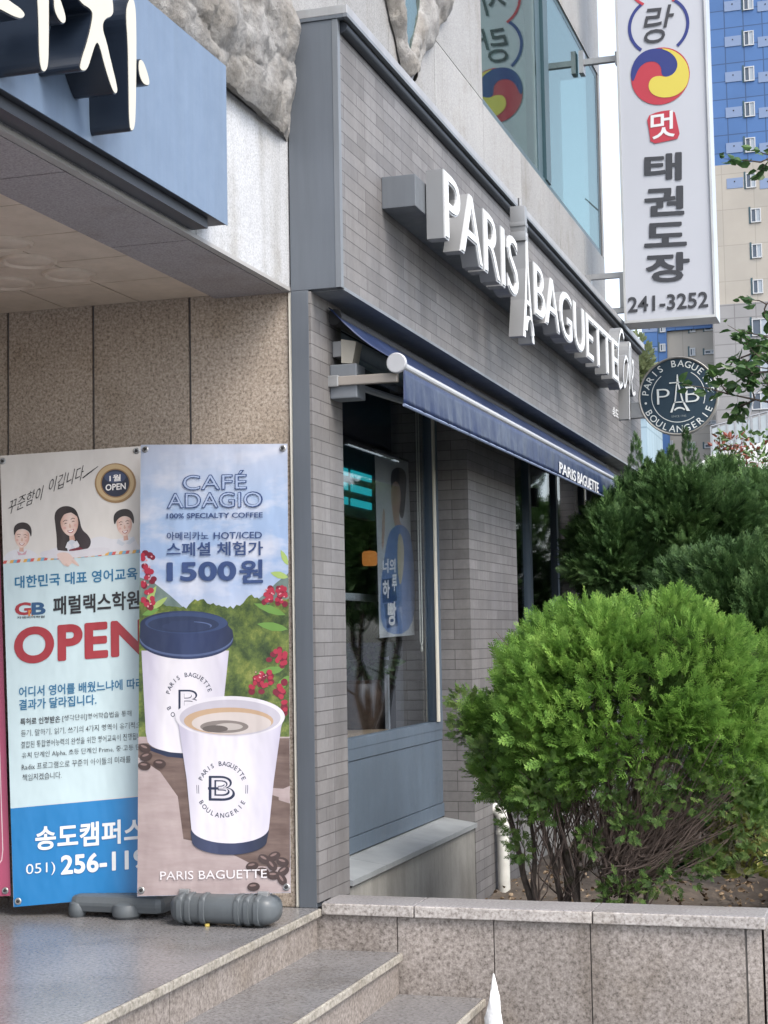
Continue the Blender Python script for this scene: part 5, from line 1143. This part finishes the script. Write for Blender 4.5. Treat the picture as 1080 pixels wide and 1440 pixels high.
# leafy branches reaching in from a street tree at the right
tree = thing('street_tree', (.55, 9.2, -.5), 'broadleaf street tree reaching glossy leafy branches into the right edge', 'tree')
tk = MB(); branch(tk, (.55, 9.2, -.55), (.45, 9.2, 2.4), .10, .075, .06, 9, 12); branch(tk, (.45, 9.2, 2.35), (.1, 9.3, 5.2), .07, .03, .1, 8, 10); branch(tk, (.45, 9.2, 2.35), (1.2, 9.4, 5), .06, .03, .1, 8, 10)
LP, LD, LS = [], [], []
rt = np.random.default_rng(77)
def limb_leaves(p0, p1, r, twigs, nl, ln=.30, sz=(.045, .08)):
    pts = branch(tk, p0, p1, r, .004, .05, 9, 7)
    for k in range(twigs):
        q = pts[rt.integers(2, 9)]; dr = Vector(p1)-Vector(p0); dr.normalize(); e = q+dr*rt.uniform(.05, ln)+Vector((rt.uniform(-.1, .1), rt.uniform(-.25, .25), rt.uniform(-.10, .20)))
        tp = branch(tk, q, e, .005, .0015, .03, 5, 5)
        for j in range(nl):
            u = rt.uniform(.2, 1.05); c = q.lerp(e, u); LP.append(np.array(c)+rt.normal(scale=.012, size=3)); a = rt.uniform(0, 6.28); ax_ = (e-q).normalized()
            LD.append(np.array(ax_)*.7+np.array([math.cos(a), math.sin(a), rt.uniform(-.55, .25)])*.8); LS.append(rt.uniform(*sz))
A_ = lambda px, py, y: Vector(at(px, py, y))
limb_leaves((.44, 9.2, 2.1), A_(1024, 554, 9.1), .018, 24, 11, .16)
limb_leaves((.30, 9.25, 3.0), A_(1030, 508, 9.2), .016, 20, 11, .15)
limb_leaves((.42, 9.2, 2.6), A_(1060, 525, 9.0), .014, 16, 12, .14)
limb_leaves((.20, 9.3, 4.0), A_(1070, 228, 9.1), .012, 10, 9, .12)
limb_leaves((.25, 9.25, 3.5), A_(1078, 428, 9.2), .012, 10, 9, .12)
limb_leaves((.45, 9.3, 4.6), (.9, 9.6, 5.6), .03, 30, 12, .5); limb_leaves((.9, 9.4, 4.2), (1.7, 9.2, 4.9), .03, 30, 12, .5); limb_leaves((.4, 9.2, 3.6), (1.1, 8.6, 4.2), .03, 26, 12, .5)
quads_obj(leaf_emit(np.array(LP), np.array(LD), np.array(LS), leaf_tmpl(.5), rt), 'crown', leafmat('street_tree_leaf', [(.022, .060, .022), (.045, .10, .032), (.10, .17, .05)], 5, .25, .35, 30), tree)
tk.build('trunk', M['bark'], tree)
# plants inside the shop
pp = thing('potted_plant', (-2.86, 8.05, .6), 'brown glazed pot with a dark leafy plant behind the shop window', 'plant')
pc_ = hit(505, 1000, PX(-2.86)); MB().lathe((pc_.x, pc_.y, .602), (0, 0, 1), [(.001, 0), (.09, 0), (.13, .10), (.135, .20), (.12, .25), (.13, .27), (.115, .27), (.11, .24), (.001, .235)], 24).build('pot', mat('brown_glaze', (.05, .03, .02), .25, var=.4, vscale=14), pp)
rgp = np.random.default_rng(3); nP_ = 420; a = rgp.normal(size=(nP_, 3)); a /= np.linalg.norm(a, axis=1, keepdims=True)
quads_obj(leaf_emit(np.array([pc_.x, pc_.y+.18, 1.03])+a*np.array([.14, .34, .26])*rgp.uniform(.4, 1, (nP_, 1)), a+np.array([0, 0, .2]), rgp.uniform(.06, .10, nP_), leaf_tmpl(.55), rgp), 'leaves', leafmat('pot_leaf', [(.02, .05, .02), (.04, .09, .03), (.08, .14, .05)], 6), pp)

# ------------------------------------------------------------------ far buildings
FB = 130.0
def panelmat(name, c1, c2, line, w, h, msz):
    m = D.materials.new(name); m.use_nodes = True; t = NT(m); sp = t.new('ShaderNodeSeparateXYZ'); t.ln(t.pos(), sp.inputs[0]); cb_ = t.new('ShaderNodeCombineXYZ'); ad = t.new('ShaderNodeMath', operation='ADD'); t.ln(sp.outputs[0], ad.inputs[0]); t.ln(sp.outputs[1], ad.inputs[1]); t.ln(ad.outputs[0], cb_.inputs[0]); t.ln(sp.outputs[2], cb_.inputs[1])
    b = t.new('ShaderNodeTexBrick'); b.offset = 0; b.squash = 1; t.ln(cb_.outputs[0], b.inputs['Vector']); b.inputs['Scale'].default_value = 1; b.inputs['Brick Width'].default_value = w; b.inputs['Row Height'].default_value = h; b.inputs['Mortar Size'].default_value = msz
    b.inputs['Color1'].default_value = (*c1, 1); b.inputs['Color2'].default_value = (*c2, 1); b.inputs['Mortar'].default_value = (*line, 1)
    c = t.mix(1.0, b.outputs['Color'], t.ramp(t.noise(.35, 4), [(.3, (.9,)*3), (.7, (1.05,)*3)]), 'MULTIPLY')
    t.ln(c, t.b.inputs['Base Color']); t.b.inputs['Roughness'].default_value = .6; return m
bluep = panelmat('blue_cladding', (.048, .125, .30), (.056, .14, .33), (.028, .07, .17), 1.43, 1.41, .045)  # blue paled and desaturated, distance haze put into the colour
tanp = panelmat('tan_render', (.34, .315, .275), (.36, .33, .285), (.28, .26, .225), 2.4, 2.8, .03)
grayp = panelmat('grey_cladding', (.245, .24, .24), (.265, .26, .26), (.17, .165, .165), 1.6, 1.0, .04)
tw_ = thing('apartment_tower', (-10, FB, -.5), 'tall apartment tower with deep blue grid cladding above tan and grey walls', 'building')
def wz(py, px=1000): return hit(px, py, PY(FB)).z
def wx(px, py=400): return hit(px, py, PY(FB)).x
xa, xb, xc, xd = wx(905, 500), wx(938, 500), wx(1011, 500), wx(1180, 300)
z462, z250, z440 = wz(463, 970), wz(250, 1010), wz(441, 1040)
box_obj('wall_blue', (xa, FB, -1), (xb, FB+22, 78), bluep, tw_); 
box_obj('wall_tan', (xb, FB+.3, -1), (xc, FB+22, z462), tanp, tw_); box_obj('wall_blue', (xb, FB+.02, z462+.01), (xc, FB+22, 78), bluep, tw_)
box_obj('wall_blue', (xc+.01, FB-3.5, z250), (xd, FB+20, 80), bluep, tw_); box_obj('wall_tan', (xc+.01, FB-3.52, z440), (xd, FB+20, z250-.01), tanp, tw_); box_obj('wall_grey', (xc+.01, FB-4.2, -1), (xd, FB+20, z440-.01), grayp, tw_)
winf = mat('window_white_frame', (.46, .47, .48), .4, var=0); paneg = mat('window_pane', (.07, .09, .12), .25, var=0, spec=.4); lightp = mat('pale_blue_panel', (.17, .23, .36), .5, var=0)
curt = mat('curtained_pane', (.30, .34, .38), .3, var=.1, vscale=1)
def far_window(px, py, w, h, y, panel=False, double=False):
    c = hit(px, py, PY(y)); k = y/2300*1.0; W_, H_ = w*k, h*k
    f = MB(); t_ = .075
    f.box((c.x-W_/2, y-.10, c.z-H_/2), (c.x-W_/2+t_, y+.02, c.z+H_/2)); f.box((c.x+W_/2-t_, y-.10, c.z-H_/2), (c.x+W_/2, y+.02, c.z+H_/2)); f.box((c.x-W_/2+t_, y-.10, c.z-H_/2), (c.x+W_/2-t_, y+.02, c.z-H_/2+t_)); f.box((c.x-W_/2+t_, y-.10, c.z+H_/2-t_), (c.x+W_/2-t_, y+.02, c.z+H_/2)); f.box((c.x-.04, y-.08, c.z-H_/2+t_), (c.x+.04, y+.0, c.z+H_/2-t_))
    fo = f.build('window', winf, tw_); MB().box((c.x-W_/2+t_, y-.03, c.z-H_/2+t_), (c.x+.04, y-.02, c.z+H_/2-t_)).build('pane', paneg, fo); MB().box((c.x+.042, y-.05, c.z-H_/2+t_), (c.x+W_/2-t_, y-.04, c.z+H_/2-t_)).build('pane', curt, fo); MB().box((c.x-W_/2-.14, y-.035, c.z-H_/2-.05), (c.x-W_/2-.001, y+.02, c.z+H_/2+.16)).build('shadow_strip', M['tealframe'], fo)  # dark strip left of the frame stands in for the window's shadow
    if panel:
        MB().box((c.x-W_/2-1.45, y-.045, c.z-H_/2+.1), (c.x-W_/2-.2, y-.02, c.z+H_/2-.25)).build('side_panel', lightp, fo); MB().box((c.x-W_/2-.9, y-.06, c.z), (c.x-W_/2-.8, y-.046, c.z+.1)).build('vent', M['dark'], fo)
for i in range(-4, 5): far_window(1053+.75*i, 54+50*i, 14, 21, FB-3.5, True)
for i in range(-4, 5): far_window(1100+.75*i, 54+50*i, 14, 21, FB-3.5, True)
for i in range(3): far_window(1063+1.5*i, 303+50*i, 14, 20, FB-3.52); far_window(1108+1.5*i, 303+50*i, 14, 20, FB-3.52)
for i in range(3): far_window(932, 462+27*i*1.0, 8, 11, FB, i < 2)
for i in range(6): far_window(974, 462+33*i, 8, 11, FB+.3); far_window(1000, 462+33*i, 18, 6, FB+.3); far_window(943, 492+33*i, 7, 9, FB+.3) if i > 2 else None
for i in range(4): far_window(1070, 460+52*i, 24, 24, FB-4.2)
pgb = thing('glass_building', (-20, 110, -.5), 'pale blue glass building between the brick fascia and the tan tower', 'building')
u = hit(893, 590, PY(110)); v_ = hit(909, 590, PY(110)); wl_ = box_obj('wall', (u.x, 110, -1), (v_.x, 118, hit(900, 583, PY(110)).z), panelmat('pale_glass', (.28, .38, .44), (.30, .40, .46), (.20, .28, .33), 1.2, 3.0, .06), pgb)
box_obj('roof', (u.x-.2, 109.8, hit(900, 583, PY(110)).z+.01), (v_.x+.2, 118.2, hit(900, 583, PY(110)).z+.5), winf, pgb)
MB().box((u.x+.1, 109.93, -1), (u.x+.22, 109.99, hit(900, 583, PY(110)).z-.2)).build('mullion', winf, wl_)
ht = thing('hillside_tree', (-21, 120, -.5), 'pale hazy green tree far away at the end of the brick fascia', 'tree')
rh_ = np.random.default_rng(8); v = rh_.normal(size=(2600, 3)); v /= np.linalg.norm(v, axis=1, keepdims=True); cH = np.array(at(893, 545, 120))
quads_obj(leaf_emit(cH+v*np.array([1.6, 1.5, 4.0])*rh_.uniform(.4, 1, (2600, 1)), v, rh_.uniform(.3, .6, 2600), leaf_tmpl(.6), rh_), 'crown', leafmat('far_leaf', [(.12, .15, .08), (.18, .22, .11), (.26, .29, .17)], .8, .3), ht)
MB().tube([(cH[0], 120, -1), (cH[0], 120, cH[2])], [.35, .12], 8).build('trunk', M['bark'], ht)
# white sloping wall with a glass rail on the rise behind the junipers
rw = thing('ramp_wall', (-4, 70, -.5), 'white sloping ramp wall with pale glass railing behind the red leafed shrub', 'wall')
W_ = [hit(960, 668, PY(70)), hit(1000, 640, PY(70)), hit(1150, 602, PY(70))]
poly = W_ + [Vector((W_[2].x, 70, -1)), Vector((W_[0].x, 70, -1))]; MB().prism(poly, (0, 1.2, 0)).build('wall', mat('white_concrete', (.62, .62, .61), .7, var=.08, vscale=.5), rw)
rl = MB(); gp = MB()
for i in range(14):
    f = i/13; a = W_[1].lerp(W_[2], f); rl.box((a.x-.03, 70.2, a.z), (a.x+.03, 70.26, a.z+1.25))
    if i < 13: b = W_[1].lerp(W_[2], (i+1)/13); gp.add([(a.x+.05, 70.23, a.z+.05), (b.x-.05, 70.23, b.z+.05), (b.x-.05, 70.23, b.z+1.15), (a.x+.05, 70.23, a.z+1.15), (a.x+.05, 70.25, a.z+.05), (b.x-.05, 70.25, b.z+.05), (b.x-.05, 70.25, b.z+1.15), (a.x+.05, 70.25, a.z+1.15)], [(0, 1, 2, 3), (7, 6, 5, 4), (0, 4, 5, 1), (3, 2, 6, 7)])
rl.tube([W_[1]+Vector((0, .23, 1.25)), W_[2]+Vector((0, .23, 1.25))], .04, 6); rl.build('railing', M['galv'], rw); gp.build('rail_glass', mat('frosted_rail_glass', (.36, .40, .42), .3, var=.05), rw)
wi = MB(); wi.tube([at(1062, 555, 40), at(1038, 640, 40)], .02, 5); wi.tube([at(1062, 555, 40), (at(1062, 555, 40)[0]+5, 40, 12)], .02, 5); wi.build('guy_wire', M['galv'], None, label='thin grey guy wire slanting down beside the grey wall at right', cat='wire')
